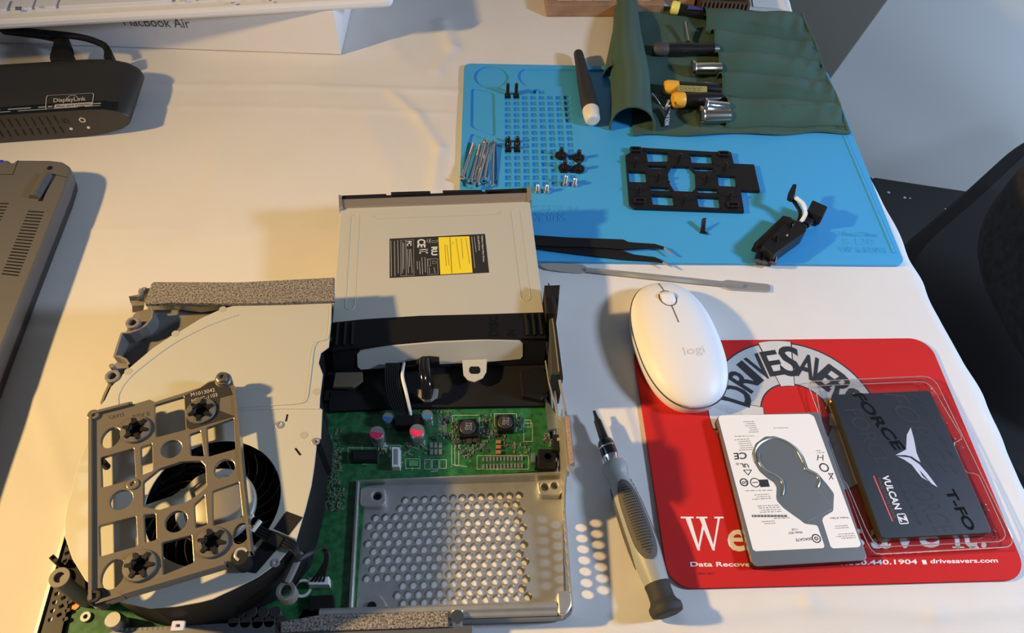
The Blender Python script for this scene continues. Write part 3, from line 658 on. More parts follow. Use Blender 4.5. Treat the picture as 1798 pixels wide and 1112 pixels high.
for a in ((1097, 550), (1008, 635)): p = Vector(G(*a, topz_)); link('screw', MB().cyl(p-Vector((0, 0, 1)), p+Vector((0, 0, 5)), 1.3, 12).cyl(p, p+Vector((0, 0, 1.5)), 2.6, 12), BLKG, t)
link('rivet', MB().cyl(G(1073, 610, topz_-1), G(1073, 610, topz_+.6), 0.9, 10), STEEL, t)
link('white_wire', MB().tube([G(1152, 530, 15), G(1178, 480, 19), G(1160, 425, 22), G(1118, 392, 24)], 1.3).tube([G(1160, 528, 15), G(1184, 480, 17), G(1168, 425, 20), G(1122, 388, 22)], 1.3), WTXT, t)
link('black_wire', MB().tube([G(1140, 530, 13), G(1150, 480, 15), G(1125, 430, 18), G(1092, 385, 22)], 1.6), BLK, t)
link('flat_plug', MB().plate(roundpoly([G(*a, 24)[:2] for a in ((1108, 308), (1130, 312), (1118, 375), (1105, 400), (1078, 385), (1085, 350))], 1), 20, 24, bevel=0.5), BLKM, t)
link('lead', MB().tube([G(1165, 545, 12), G(1200, 510, 12), G(1240, 470, 13)], 3.2).tube([G(1180, 550, 12), G(1215, 520, 12), G(1255, 485, 13)], 3.2), BLK, t)
link('drive_plug', MB().plate(roundpoly([G(*a, 20)[:2] for a in ((1222, 402), (1312, 442), (1282, 505), (1195, 462))], 1.5), 10, 20, bevel=0.8), BLKM, t)
link('drive_plug_back', MB().plate(roundpoly([G(*a, 12)[:2] for a in ((1195, 455), (1280, 495), (1262, 522), (1192, 495))], 1), MZ+1, 12, bevel=0.6), BLK, t)
# small clip
t = thing('small_clip', 'tiny black bent plastic clip standing on the blue mat', 'clip', P(1236, 405, MZ))
link('upright', MB().hexa([G(562, 600, MZ), G(592, 604, MZ), G(592, 590, MZ+0), G(566, 585, MZ)], [G(572, 520, MZ+8), G(590, 515, MZ+8), G(600, 508, MZ+8), G(580, 510, MZ+8)]), BLK, t)
link('foot', MB().hexa([G(570, 585, MZ), G(612, 608, MZ), G(608, 600, MZ), G(585, 580, MZ)], [G(570, 582, MZ+1.5), G(612, 605, MZ+1.5), G(608, 597, MZ+1.5), G(585, 577, MZ+1.5)]), BLK, t)
# ================================================================ black mounting bracket on the mat
BZ = 6.5
t = thing('mounting_bracket', 'black plastic drive bracket with small pegs lying on the blue mat', 'bracket', P(1215, 310, MZ))
out = [(165, 93), (625, 120), (745, 122), (762, 190), (880, 195), (915, 350), (802, 345), (822, 470), (180, 448), (150, 425), (128, 140), (152, 128)]
hs = [[(250, 120), (375, 126), (378, 178), (258, 180)], [(505, 135), (630, 140), (637, 190), (515, 185)], [(262, 202), (372, 205), (366, 221), (264, 219)], [(525, 212), (640, 216), (645, 235), (535, 232)],
      [(400, 205), (500, 206), (535, 240), (540, 320), (525, 355), (412, 350), (382, 300), (376, 245)], [(145, 233), (245, 237), (253, 300), (150, 297)], [(667, 258), (770, 264), (778, 325), (674, 321)],
      [(272, 326), (383, 330), (398, 350), (276, 346)], [(550, 336), (665, 340), (668, 362), (552, 360)], [(278, 373), (404, 378), (412, 436), (288, 430)], [(546, 383), (674, 388), (683, 450), (556, 443)]]
link('frame', MB().plate([G(*a, BZ)[:2] for a in out], MZ+0.5, BZ, [roundpoly([G(*a, BZ)[:2] for a in h], 0.8, 2) for h in hs], 0.3), BLK, t)
for a in ((183, 192), (440, 165), (706, 218), (317, 278), (600, 285), (203, 352), (468, 410), (733, 390)):
    p = Vector(G(*a, BZ)); link('peg', MB().lathe(p-Vector((0, 0, .5)), (0, 0, 1), [(0, 2.4), (1.5, 2.0), (1.6, 1.3), (7, 1.2), (7.5, 0.8)], 12), BLK, t)
for a in ((188, 112), (700, 137), (210, 413), (755, 437)):
    p = Vector(G(*a, BZ)); link('slot_boss', MB().plate(rrect(11, 6, 2.6, p.x, p.y, ma), BZ-.5, BZ+1.6, [rrect(8, 3, 1.4, p.x, p.y, ma)], 0.2), BLKG, t)
mb = MB()
for k in hs[:]:
    for c in k[::2]: p = Vector(G(*c, BZ)); mb.cyl(p-Vector((0, 0, .3)), p+Vector((0, 0, .9)), 0.8, 8)
link('moulding_pin', mb, BLK, t)
# ================================================================ screws
def zz(p, z): return P(*zA([p])[0], z)
SIL = mat('zinc_screw', (0.70, 0.71, 0.72), 0.25, 1.0); SB = mat('black_screw', (0.012, 0.012, 0.013), 0.25, 0.3)
def long_screw(h, tip, hz, tz, label):
    a = Vector(zz(h, hz)); b = Vector(zz(tip, tz)); d = b-a; L = d.length
    t = thing('long_screw', label, 'screw', (a.x, a.y, min(hz, tz)-2), 0, 'long silver screws at the left edge of the mat')
    link('head', MB().lathe(a-d.normalized()*1.5, d, [(0, 1.2), (0.4, 2.7), (1.6, 2.9), (2.6, 2.9), (2.8, 1.6)], 18), SIL, t)
    link('socket', MB().cyl(a-d.normalized()*1.6, a-d.normalized()*1.3, 1.2, 6), SB, t)
    link('shank', MB().lathe(a, d, [(0, 1.45), (L*0.66, 1.45), (L*0.665, 1.15), (L*0.98, 1.15), (L, 0.7)], 12), SIL, t)
    mb = MB(); k = L*0.67
    while k < L*0.97: mb.lathe(a+d.normalized()*k, d, [(0, 1.1), (0.35, 1.5), (0.7, 1.1)], 12); k += 0.9
    link('thread', mb, SIL, t)
long_screw((42, 795), (120, 562), 5.5, 5, 'long silver screw lying furthest left with its head past the mat edge')
long_screw((98, 812), (163, 568), 6, 5, 'long silver screw second from the left in the pile')
long_screw((140, 832), (208, 588), 8.5, 6.5, 'long silver screw with the head nearest the disc drive')
long_screw((184, 800), (228, 562), 6, 5.2, 'long silver screw just left of the upside down one')
long_screw((192, 552), (128, 800), 9.5, 5.5, 'long silver screw with its head pointing away on top of the pile')
long_screw((248, 562), (236, 842), 6, 5, 'rightmost long silver screw lying head away from the viewer')
def stand_screw(name, base, hr, hh, sh, sr, m, z0, sq, label, group):
    p = Vector(zz(base, z0))
    t = thing(name, label, 'screw', (p.x, p.y, z0), 0, group)
    if sq: link('head', MB().box((p.x, p.y, z0+hh/2), (hr*2, hr*2, hh), ma), m, t, bevel=0.2)
    else: link('head', MB().lathe((p.x, p.y, z0), (0, 0, 1), [(0, hr*0.8), (hh*0.3, hr), (hh*0.8, hr), (hh, hr*0.8)], 24), m, t)
    mb = MB().lathe((p.x, p.y, z0+hh-.1), (0, 0, 1), [(0, sr*1.3), (0.5, sr), (sh-0.6, sr), (sh, sr*0.6)], 12)
    link('shaft', mb, m, t)
    mb = MB(); k = 1.0
    while k < sh-1: mb.lathe((p.x, p.y, z0+hh+k), (0, 0, 1), [(0, sr*0.95), (0.3, sr*1.22), (0.6, sr*0.95)], 12); k += 0.8
    link('thread', mb, m, t)
g = 'tall black screws standing at the top of the grid'
stand_screw('black_screw', (338, 258), 2.6, 2.0, 13, 1.3, SB, 1.2, True, 'left of the two tall black screws standing at the top left of the pocket grid', g)
stand_screw('black_screw', (393, 258), 2.6, 2.0, 13, 1.3, SB, 1.2, True, 'right of the two tall black screws standing at the top left of the pocket grid', g)
g = 'short black screws standing in the grid pockets'
for b_, lb in (((342, 567), 'far left'), ((401, 566), 'far right'), ((342, 608), 'near left'), ((398, 608), 'near right')):
    stand_screw('short_black_screw', b_, 2.6, 2.0, 6.5, 1.4, SB, 1.2, True, 'small black screw, %s one of the square of four beside the long silver screws' % lb, g)
g = 'wide headed black screws beside the grid'
for b_, lb in (((685, 650), 'far left'), ((798, 665), 'far right'), ((708, 732), 'near left'), ((798, 737), 'near right')):
    stand_screw('wide_head_screw', b_, 5.2, 2.4, 8, 1.5, SB, MZ, False, 'wide flat headed black screw, %s one of four right of the pocket grid' % lb, g)
g = 'small silver screws near the disc drive'
for b_, lb in (((713, 832), 'left one of the pair below the wide black screws'), ((773, 837), 'right one of the pair below the wide black screws'), ((532, 878), 'left one of the pair right of the disc drive corner'), ((592, 879), 'right one of the pair right of the disc drive corner')):
    stand_screw('silver_screw', b_, 3.0, 2.0, 6.5 if b_[0] != 713 else 9, 1.4, SIL, MZ, False, 'small silver screw, '+lb, g)
# ================================================================ console chassis
th = math.radians(4.8); OX, OY = 42.0, 126.0
def cf(a, b, z=0.0): return (OX+a*math.cos(th)-b*math.sin(th), OY+a*math.sin(th)+b*math.cos(th), z)
def cf2(pts): return [cf(a, b)[:2] for a, b in pts]
con = thing('console_chassis', 'opened game console chassis with round fan, green circuit board and perforated metal tray', 'game console', cf(-145, 100, 0.3), th)
z4 = zm(80, 480, 540/1580); z5 = zm(80, 640, 520/1225); z6 = zm(540, 660, 500/1798); z7 = zm(520, 800, 540/1798); zH = zm(180, 480, 240/1213); zK = zm(400, 900, 300/1574)
DARKM = mat('dark_metal', (0.03, 0.03, 0.032), 0.45, 0.4)
link('base_pan', MB().plate(cf2([(-290, -28), (-150, -28), (-150, -6), (-124, -6), (-124, 76), (-2, 84), (-2, 212), (-272, 212)]), 0.6, 2.2), DARKM, con)
pcb = link('circuit_board', MB().plate(cf2([(-279, -26), (-165, -26), (-150, 0), (-121, 0), (-121, 74), (-3, 81), (-6, 140), (-4, 205), (-268, 205)]), 6.2, 8.0), PCB, con)
BZc = 8.0
# ---- perforated tray
FTZ, RMZ = 3.2, 11.0
rows_ = [(635, 262, 1305, 232, 13), (605, 310, 1287, 282, 13), (460, 365, 1315, 325, 16), (422, 415, 1295, 378, 16), (455, 465, 1327, 420, 16), (415, 515, 1302, 470, 16), (448, 562, 1333, 520, 16),
         (412, 615, 1308, 573, 16), (442, 665, 1340, 620, 16), (408, 720, 1313, 672, 16), (620, 762, 1345, 722, 13), (588, 818, 1322, 778, 13), (620, 865, 1355, 825, 13)]
hl = []
for xa, ya, xb, yb, n_ in rows_:
    A_ = np.array(P2(z7([(xa, ya)]), FTZ)[0]); B_ = np.array(P2(z7([(xb, yb)]), FTZ)[0])
    for i in range(n_): p = A_+(B_-A_)*i/(n_-1); hl.append(circ(p[0], p[1], 2.55, 14))
infl = P2(z7([(385, 185), (1540, 150), (1555, 260), (1560, 860), (350, 920)]), FTZ)
infl = [infl[0], infl[1], infl[2], cf(-3, -2)[:2], cf(-121, -5)[:2]]
link('perforated_tray', MB().plate(infl, FTZ-0.5, FTZ+0.5, hl), GALV, con)
mb = MB()
def rimstrip(a, b, c, d, za_, zb_):  # quad a,b (outer,top) c,d (inner, low)
    mb.add([(*a, za_), (*b, za_), (*c, zb_), (*d, zb_)], [(0, 1, 2, 3)])
oTL, oTR = P2(z7([(352, 145), (1600, 92)]), RMZ); iTL, iTR = infl[0], infl[1]
oBL = cf(-124.5, -6)[:2]
def lerp2(a, b, t): return (a[0]+(b[0]-a[0])*t, a[1]+(b[1]-a[1])*t)
m1_, m2_ = lerp2(oTL, iTL, .45), lerp2(oTR, iTR, .45)
loopo = roundpoly([oBL, oTL, oTR], 5, 4); 
mb.ring([[(*oBL, RMZ), (*oTL, RMZ), (*oTR, RMZ)], [(*lerp2(oBL, infl[4], .4), RMZ+.3), (*m1_, RMZ+.3), (*m2_, RMZ+.3)], [(*lerp2(oBL, infl[4], .6), RMZ-1), (*lerp2(oTL, iTL, .65), RMZ-1), (*lerp2(oTR, iTR, .65), RMZ-1)], [(*infl[4], FTZ+.3), (*iTL, FTZ+.3), (*iTR, FTZ+.3)]], False, closed=False)
mb.ring([[(*oBL, 3), (*oTL, 3), (*oTR, 3)], [(*oBL, RMZ), (*oTL, RMZ), (*oTR, RMZ)]], False, closed=False)
link('tray_rim', mb, GALV, con)
cp = roundpoly(P2(z7([(375, 175), (520, 180), (525, 270), (500, 290), (370, 290)]), RMZ), 2.5)
hp_ = P2(z7([(470, 228)]), RMZ)[0]
link('corner_boss', MB().plate(cp, FTZ, RMZ-2, [circ(*hp_, 2.6)], 0.8), GALV, con)
link('boss_hole', MB().plate(circ(*hp_, 3.0), FTZ, FTZ+1.5), BLK, con)
cp = roundpoly(P2(z7([(1405, 140), (1590, 130), (1545, 230), (1420, 228)]), RMZ), 2.5)
h1_, h2_ = P2(z7([(1455, 180), (1510, 172)]), RMZ)
link('corner_boss', MB().plate(cp, FTZ, RMZ-1, [circ(*h1_, 2.4, 14), circ(*h2_, 2.2, 14)], 0.8), GALV, con)
link('corner_boss', MB().plate(roundpoly(cf2([(-121, -5), (-121, 7), (-108, 7), (-104, 2), (-102, -5)]), 2), FTZ, 8.5, bevel=0.8), GALV, con)
link('inner_foot', MB().cyl(cf(-112, 0, 8), cf(-112, 0, 10), 2.6), BLK, con)
# ---- right wall (perforated), front wall
def wallplate(pts_bz, a, thick, holes, m, name, parent=con, bevel=0.0):
    """pts in (b,z) on plane a=const of the chassis frame"""
    mbw = MB().plate(pts_bz, -thick/2, thick/2, holes, bevel)
    mbw.v = [cf(a+z, x, y) for x, y, z in mbw.v]
    return link(name, mbw, m, parent)
wh = []
for i in range(7):
    for j in range(2): wh.append(circ(7+i*6.6+(3.3 if j else 0), 6.8+j*5.8, 2.5, 12))
wallplate([(-6, 0.6), (-6, 15), (52, 17), (62, 30), (64, 44), (104, 45), (104, 22), (150, 14), (212, 14), (212, 0.6)], 0.5, 0.8, wh, GALV, 'side_wall')
def fw(pts_az, b, thick, m, name, bevel=0.0):
    mbw = MB().plate(pts_az, -thick/2, thick/2, (), bevel)
    mbw.v = [cf(x, b+z, y) for x, y, z in mbw.v]; return link(name, mbw, m, con)
# front channel: lip on top, sloping dark outer face
mb = MB()
prof = [(-1, 5.5), (-1.5, 14), (-3, 15.5), (-5, 15.3), (-6.5, 14.2), (-8.3, 14.5), (-9.2, 13.5), (-9.4, 11), (-9.0, 3), (-7, 0.8)]
a0, a1 = -140, -8
mb.ring([[cf(a0, b, z) for b, z in prof], [cf(a1, b, z) for b, z in prof]], False, closed=False)
link('front_channel', mb, GALV, con)
mb = MB(); A2 = [(-8, -9.6), (-3, -9.0), (0, -6.5), (1.2, -2)]
mb.ring([[cf(a, b, 13.5) for a, b in [(-140, -9.6)]+A2], [cf(a, b, 3) for a, b in [(-140, -9.3)]+A2], [cf(a*0.99, b+1.6, 0.5) for a, b in [(-140, -9.3)]+A2]], False, closed=False)
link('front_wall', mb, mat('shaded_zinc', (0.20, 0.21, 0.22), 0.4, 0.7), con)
mb = MB().plate(roundpoly(cf2([(-8, -9.4), (-3, -9.2), (1.2, -4), (0.9, 4), (-8, 4)]), 3), 5.2, 15.2, bevel=1.2); link('front_corner', mb, GALV, con)
# foam strip on front bracket + post
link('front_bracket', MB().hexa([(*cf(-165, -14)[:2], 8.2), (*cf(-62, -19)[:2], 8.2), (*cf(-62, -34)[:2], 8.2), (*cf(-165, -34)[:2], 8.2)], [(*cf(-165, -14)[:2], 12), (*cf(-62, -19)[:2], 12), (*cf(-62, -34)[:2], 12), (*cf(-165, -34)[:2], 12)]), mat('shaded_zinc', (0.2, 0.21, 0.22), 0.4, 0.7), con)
fq = P2([(492, 1092), (560, 1080), (786, 1073), (788, 1101), (492, 1111)], 16)
link('foam_strip', MB().plate(fq, 12, 16, bevel=0.6), FOAM, con)
p = Vector(P(803, 1078, 19)); link('post', MB().cyl((p.x, p.y-1, 8), (p.x, p.y-1, 17), 3.6, 24), NICKEL, con)
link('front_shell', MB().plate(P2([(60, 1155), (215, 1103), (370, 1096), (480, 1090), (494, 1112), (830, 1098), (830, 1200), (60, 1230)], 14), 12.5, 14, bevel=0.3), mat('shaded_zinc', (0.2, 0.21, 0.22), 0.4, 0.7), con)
# left grille strip
lg = []
for i in range(16):
    for j in range(3):
        lg.append(rrect(2.6, 2.0, 0.3, *cf(-287+j*4.0-0.05*(i*4.6), -2+i*4.6+(2.3 if j % 2 else 0))[:2], th+0.5, 1))
link('side_grille', MB().plate(cf2([(-291.5, -10), (-279, -10), (-284, 74), (-293, 74)]), 9.4, 10.2, lg), DARKM, con)
link('side_flange', MB().plate(cf2([(-293, -10), (-291.3, -10), (-293, 74), (-295, 74)]), 1, 11.5), GALV, con)
# ---- fan housing
FZ = 55.0
plate_px = z4([(970, 165), (1130, 150), (1300, 147), (1470, 146), (1468, 250), (1455, 380), (1415, 410), (1403, 460), (1425, 520), (1410, 640), (1408, 690), (1422, 700), (1415, 850), (1385, 862), (1392, 890)]) + \
  z5([(1112, 420), (1100, 500), (1075, 600), (1060, 650), (1035, 735), (960, 822), (875, 882), (790, 925), (690, 972), (640, 985), (540, 1003), (430, 1010), (325, 987), (240, 955), (165, 895), (110, 805), (80, 715), (78, 650), (90, 580), (103, 540), (120, 470), (140, 400), (172, 320)]) + \
  z4([(240, 790), (275, 690), (305, 650), (335, 585), (420, 495), (550, 385), (640, 325), (690, 298), (800, 230), (900, 185)])
fan_c = np.array(P(374, 880, FZ)[:2]); fr = 36.0
hole = circ(fan_c[0], fan_c[1], fr, 56)
plw = P2(plate_px, FZ)
cpl = (sum(p[0] for p in plw)/len(plw), sum(p[1] for p in plw)/len(plw))
hou = [((min(x, cf(-154, 0)[0]-(y-126)*0.084) if y > 215 else x), y) for x, y in shrink(plw, cpl, 0.985)]
link('fan_housing', MB().plate(hou, 9, FZ-0.9, [circ(fan_c[0], fan_c[1], 39.5, 48)]), BLKM, con)
fp = link('fan_cover', MB().plate(plw, FZ-0.8, FZ, [hole], 0.25), PAINTM, con)
def et4(pts, z=FZ, r=0.55, f=z4): return [P(*q, z) for q in f(pts)]
mb = MB()
mb.tube(et4([(375, 680), (378, 620), (430, 540), (550, 440), (680, 350), (850, 265), (990, 215)]), 0.45, 6)
mb.tube(et4([(1465, 165), (1462, 240), (1455, 310), (1440, 342), (1400, 352), (1378, 385), (1365, 480), (1350, 600), (1340, 645), (1310, 668), (1150, 680), (985, 690)]), 0.6, 6)
mb.tube(et4([(1408, 697), (1200, 697), (985, 705)]), 0.5, 6)
link('pressed_ridge', mb, PAINTM, con)
mb = MB()
for x, y in ((910, 185), (667, 310), (425, 505), (1393, 608), (1327, 832)): p = P(*z4([(x, y)])[0], FZ); mb.plate(circ(p[0], p[1], 2.3, 16), FZ-.02, FZ+0.12)
link('dimple', mb, mat('dull_zinc', (0.40, 0.38, 0.33), 0.6), con)
for x, y in ((1203, 780), (1388, 865)): p = P(*z4([(x, y)])[0], FZ); link('cover_screw', MB().plate(circ(p[0], p[1], 2.4, 16), FZ-.1, FZ+.5, [circ(p[0], p[1], 1.0, 12)], .1), STEEL, con)
p = P(*z5([(952, 822)])[0], FZ); link('cover_screw', MB().plate(circ(p[0], p[1], 2.2, 16), FZ-.1, FZ+.5, [circ(p[0], p[1], 1.0, 12)], .1), STEEL, con)
mb = MB()
mb.strip(P(*z4([(1243, 725)])[0], FZ), P(*z4([(1235, 762)])[0], FZ), 1.0, .1); mb.strip(P(*z4([(1283, 900)])[0], FZ), P(*z4([(1310, 935)])[0], FZ), 1.1, .1)
link('vent_slot', mb, BLK, con)
fan = link('fan_wheel', MB().lathe((fan_c[0], fan_c[1], 22), (0, 0, 1), [(0, 38), (2, 38), (2.1, 20), (24, 20), (27, 17)], 48), BLKM, con)
for k in range(26):
    a = k*2*PI/26; q = []
    for s in range(6):
        r = 21+17.5*s/5; aa = a+0.62*(s/5)**1.2; q.append((fan_c[0]+r*math.cos(aa), fan_c[1]+r*math.sin(aa)))
    mb = MB(); tk = 0.35
    lo2 = [(x, y, 24) for x, y in q]; up2 = [(x, y, 46.5-0.4*i) for i, (x, y) in enumerate(q)]
    off = [(x+tk*math.cos(a+2), y+tk*math.sin(a+2)) for x, y in q]
    mb.ring([lo2, up2, [(x, y, 46.5-0.4*i) for i, (x, y) in enumerate(off)], [(x, y, 24) for x, y in off]], False, closed=False)
    link('blade', mb, mat('fan_blade_black', (0.05, 0.045, 0.04), 0.3), fan)
hub = MB().lathe((fan_c[0], fan_c[1], 46), (0, 0, 1), [(0, 21.5), (3.5, 21.5), (4.3, 20.7), (4.3, 17.5), (3.6, 17), (3.6, 0.1)], 48)
link('hub_mount', hub, PAINTM, con)
link('hub_cap', MB().lathe((fan_c[0], fan_c[1], 49.5), (0, 0, 1), [(0, 15.5), (1.2, 15.5), (1.6, 14.8), (1.6, 0.1)], 40), mat('hub_zinc', (0.35, 0.33, 0.29), 0.4, .5), con)
sp = P2(z5([(395, 600), (400, 625), (470, 605), (560, 560), (600, 520), (575, 495), (540, 545), (450, 590)]), 52)
link('hub_spoke', MB().plate(P2(z5([(385, 590), (385, 640), (500, 610), (610, 570), (590, 500), (520, 545)]), 53), 50.5, 53, bevel=.4), PAINTM, con)
# grey plastic corner at the rear left
GZ = 46
gp = P2(zH([(440, 300), (1080, 300), (1120, 290), (1000, 420), (640, 560), (300, 830), (110, 735), (170, 530), (430, 470), (470, 390)]), GZ)
link('corner_floor', MB().plate(gp, 30, GZ-3, bevel=.3), GREYP, con)
def gt(pts, z, r, sub=4, n=8): return MB().tube([P(*q, z) for q in zH(pts)], r, n, sub=sub)
mb = MB()
def wallstrip(pts, z1, z0, tk):
    w_ = [Vector(P(*q, z1)) for q in zH(pts)]; ws = []
    for i, p in enumerate(w_):
        d = (w_[min(i+1, len(w_)-1)]-w_[max(i-1, 0)]).normalized(); n_ = Vector((-d.y, d.x, 0))*tk/2; ws.append((p-n_, p+n_))
    mb.ring([[(*a.xy, z0) for a, b in ws], [(*a.xy, z1) for a, b in ws], [(*b.xy, z1) for a, b in ws], [(*b.xy, z0) for a, b in ws]], False, closed=False)
wallstrip([(425, 300), (440, 340), (430, 400), (380, 460), (310, 500), (240, 525), (170, 530), (140, 620), (105, 735), (150, 738), (205, 765), (235, 810)], 54, 36, 1.4)
link('corner_wall', mb, GREYP, con)
link('lug_deck', MB().plate(P2(zH([(270, 370), (300, 340), (420, 310), (435, 340), (425, 400), (380, 455), (300, 505), (205, 525), (225, 470)]), 50), 34, 50, bevel=.5), GREYP, con)
for x, y, zt in ((265, 435, 56), (85, 910, 56)):
    p = P(*zH([(x, y)])[0], zt); link('screw_boss', MB().plate(circ(p[0], p[1], 4.4, 24), 20, zt, [circ(p[0], p[1], 2.3, 18)], .4), GREYP, con)
link('lug_deck', MB().plate(P2(zH([(120, 790), (230, 800), (240, 870), (150, 960), (60, 960), (95, 880), (90, 820)]), 52), 30, 52, bevel=.5), GREYP, con)
p = Vector(P(*zH([(92, 835)])[0], 56)); link('peg', MB().cyl((p.x, p.y, 50), (p.x, p.y, 58), 1.6, 12), GREYP, con)
link('side_edge', MB().plate(P2(zH([(60, 960), (110, 975), (60, 1010), (20, 1100), (-10, 1180), (-20, 1150), (5, 1080)]), 50), 28, 50), GREYP, con)
mb = MB().hexa([P(*q, 44) for q in zH([(265, 350), (360, 340), (370, 290), (262, 275)])], [P(*q, 54) for q in zH([(262, 290), (365, 285), (372, 240), (240, 245)])])
link('hinge_tab', mb, GREYP, con)
mb = MB().hexa([P(*q, 50) for q in zH([(250, 265), (330, 275), (345, 220), (235, 215)])], [P(*q, 60) for q in zH([(232, 205), (320, 208), (340, 190), (330, 185)])])
link('hinge_tab', mb, GREYP, con)
link('hinge_ring', MB().tube([P(*q, 56) for q in zH([(345, 230), (340, 190), (360, 150), (385, 145)])], 1.6, 8), GREYP, con)
# rear metal wall + foam strip
fo = P2(zH([(375, 270), (400, 180), (430, 95), (455, 75), (1213, 78)])+[(587, 487), (587, 528)]+z4([(1200, 150), (950, 155)])+zH([(900, 265), (600, 262), (450, 270)]), 58)
link('foam_strip', MB().plate(fo, 55, 58, bevel=.6), FOAM, con)
link('rear_wall', MB().plate(cf2([(-270, 190), (-150, 196), (-150, 199), (-270, 193)]), 2, 55), GALV, con)
link('rear_bulge', MB().plate(P2(zH([(600, 255), (700, 275), (850, 290), (980, 275), (1060, 255)]), 52), 44, 52, bevel=1.2), GALV, con)
# fan housing rear-left post and lower right lug
p = P(104, 1014, 44); link('corner_post', MB().lathe((p[0], p[1], 8), (0, 0, 1), [(0, 5.8), (34, 5.2)], 24, True).plate(circ(p[0], p[1], 5.4, 24), 41, 44, [circ(p[0], p[1], 2.7, 18)], .3), GREYP, con)
p2_ = P(102, 990, 46); link('post_prong', MB().tube([(p2_[0], p2_[1], 40), (p2_[0]-1, p2_[1]+1, 48)], 1.4, 8).tube([(p2_[0], p2_[1], 44), (p2_[0]-4, p2_[1]+3, 48)], 1.4, 8), BLK, con)
link('post_web', MB().plate(P2(z5([(70, 850), (105, 790), (160, 880), (165, 930), (130, 905)]), 42), 16, 42), BLKM, con)
p = P(501, 1037, 40); link('screw_lug', MB().plate(circ(p[0], p[1], 5.2, 24), 30, 40, [circ(p[0], p[1], 3.0, 18)], .4), GREYP, con)
q0_, q1_ = Vector(P(503, 1022, 39)), Vector(P(520, 985, 42)); link('lug_arm', MB().tube([q0_, q1_, P(525, 970, 44)], 2.6, 8), GREYP, con)
# heat sink / capacitors at lower left
for x, y, r_, h_ in ((198, 1088, 4.6, 13),): 
    p = P(x, y, BZc+h_); link('can_capacitor', MB().lathe((p[0], p[1], BZc), (0, 0, 1), [(0, r_), (h_-1, r_), (h_, r_*0.85), (h_, .1)], 24), STEEL, pcb)
mb = MB()
for k in range(12): p = P(200+k*9, 1106-k*0.3, 14); mb.cyl((p[0], p[1], 8), (p[0]+2, p[1], 14), 0.9, 8)
link('pin_row', mb, STEEL, pcb)
rn = random.Random(4)
for k in range(9):
    p = P(410+(k % 5)*21+(10 if k > 4 else 0), 1092-(18 if k > 4 else 0)+((k*7) % 3), 14); link('round_capacitor', MB().lathe((p[0], p[1], 8), (0, 0, 1), [(0, 3.4), (5.5, 3.4), (6, 3), (6, .1)], 18), mat('dark_tin', (0.12, 0.115, 0.11), 0.4, .8), pcb)
p = P(312, 1099, 30); link('white_square_label', MB().plate(rrect(6.5, 5, .5, p[0], p[1], .1, 2), 28, 30, [rrect(2.4, 1.6, .2, p[0], p[1], .1, 1)], .1), mat('label_blue_white', (0.6, 0.62, 0.75), .5), con)
p = P(150, 1083, 9.5); link('board_screw', MB().plate(circ(p[0], p[1], 2.8, 16), 8, 9.5, [circ(p[0], p[1], 1.2, 10)], .1), STEEL, pcb)
for x, y in ((152, 1050), (130, 1062)): p = P(x, y, 9); link('copper_pad', MB().plate(circ(p[0], p[1], 3, 16), 8, 8.6), mat('copper_pad', (0.8, 0.35, 0.10), .3, .8), pcb)
# ---- black bay under the disc drive and right rail
link('drive_bay', MB().plate(P2([(577, 640), (965, 622), (955, 712), (700, 716), (577, 722)], 11.5), 8, 11.5, bevel=.5), BLKM, con)
link('bay_front_wall', MB().hexa([P(578, 722, 8), P(765, 716, 8), P(765, 712, 8), P(578, 700, 8)], [P(578, 700, 12), P(765, 698, 12), P(765, 692, 12), P(578, 690, 12)]), BLKM, con)
link('bay_divider', MB().plate(cf2([(-152, 132), (-148, 132), (-146, 205), (-150, 205)]), 8, 12), BLKM, con)
link('housing_wall', MB().plate(cf2([(-156, 20), (-151, 24), (-147, 100), (-148, 118), (-152, 118), (-152, 100)]), 8, 44), BLKM, con)
zJ = zm(780, 540, 240/1483)
link('bay_step', MB().plate(P2(zJ([(1030, 640), (1130, 720), (1130, 900), (1050, 1000), (850, 960), (820, 700)]), 16), 8, 16, bevel=.5), BLK, con)
link('side_rail', MB().plate(P2(zJ([(1142, 80), (1192, 72), (1262, 725), (1160, 728)]), 38), 16, 38, bevel=.4), mat('rail_grey', (0.055, 0.058, 0.06), .5), con)
link('rail_spring', MB().tube([P(*q, 38.5) for q in zJ([(1170, 90), (1195, 250), (1248, 700)])], .5, 6, sub=1), STEEL, con)
link('side_board', MB().plate(P2(zJ([(1185, 60), (1200, 60), (1290, 760), (1275, 760)]), 42), 8, 42), BLKM, con)
zI = zm(880, 480, 160/468)
link('rear_bracket', MB().plate(P2(zI([(222, 62), (240, 62), (243, 45), (250, 62), (302, 60), (290, 200), (275, 208), (232, 205)]), 44), 10, 44, bevel=.3), BLKM, con)
link('rear_strut', MB().tube([P(*q, 46) for q in zI([(268, 120), (282, 210)])], .8, 6, sub=1), BLK, con)
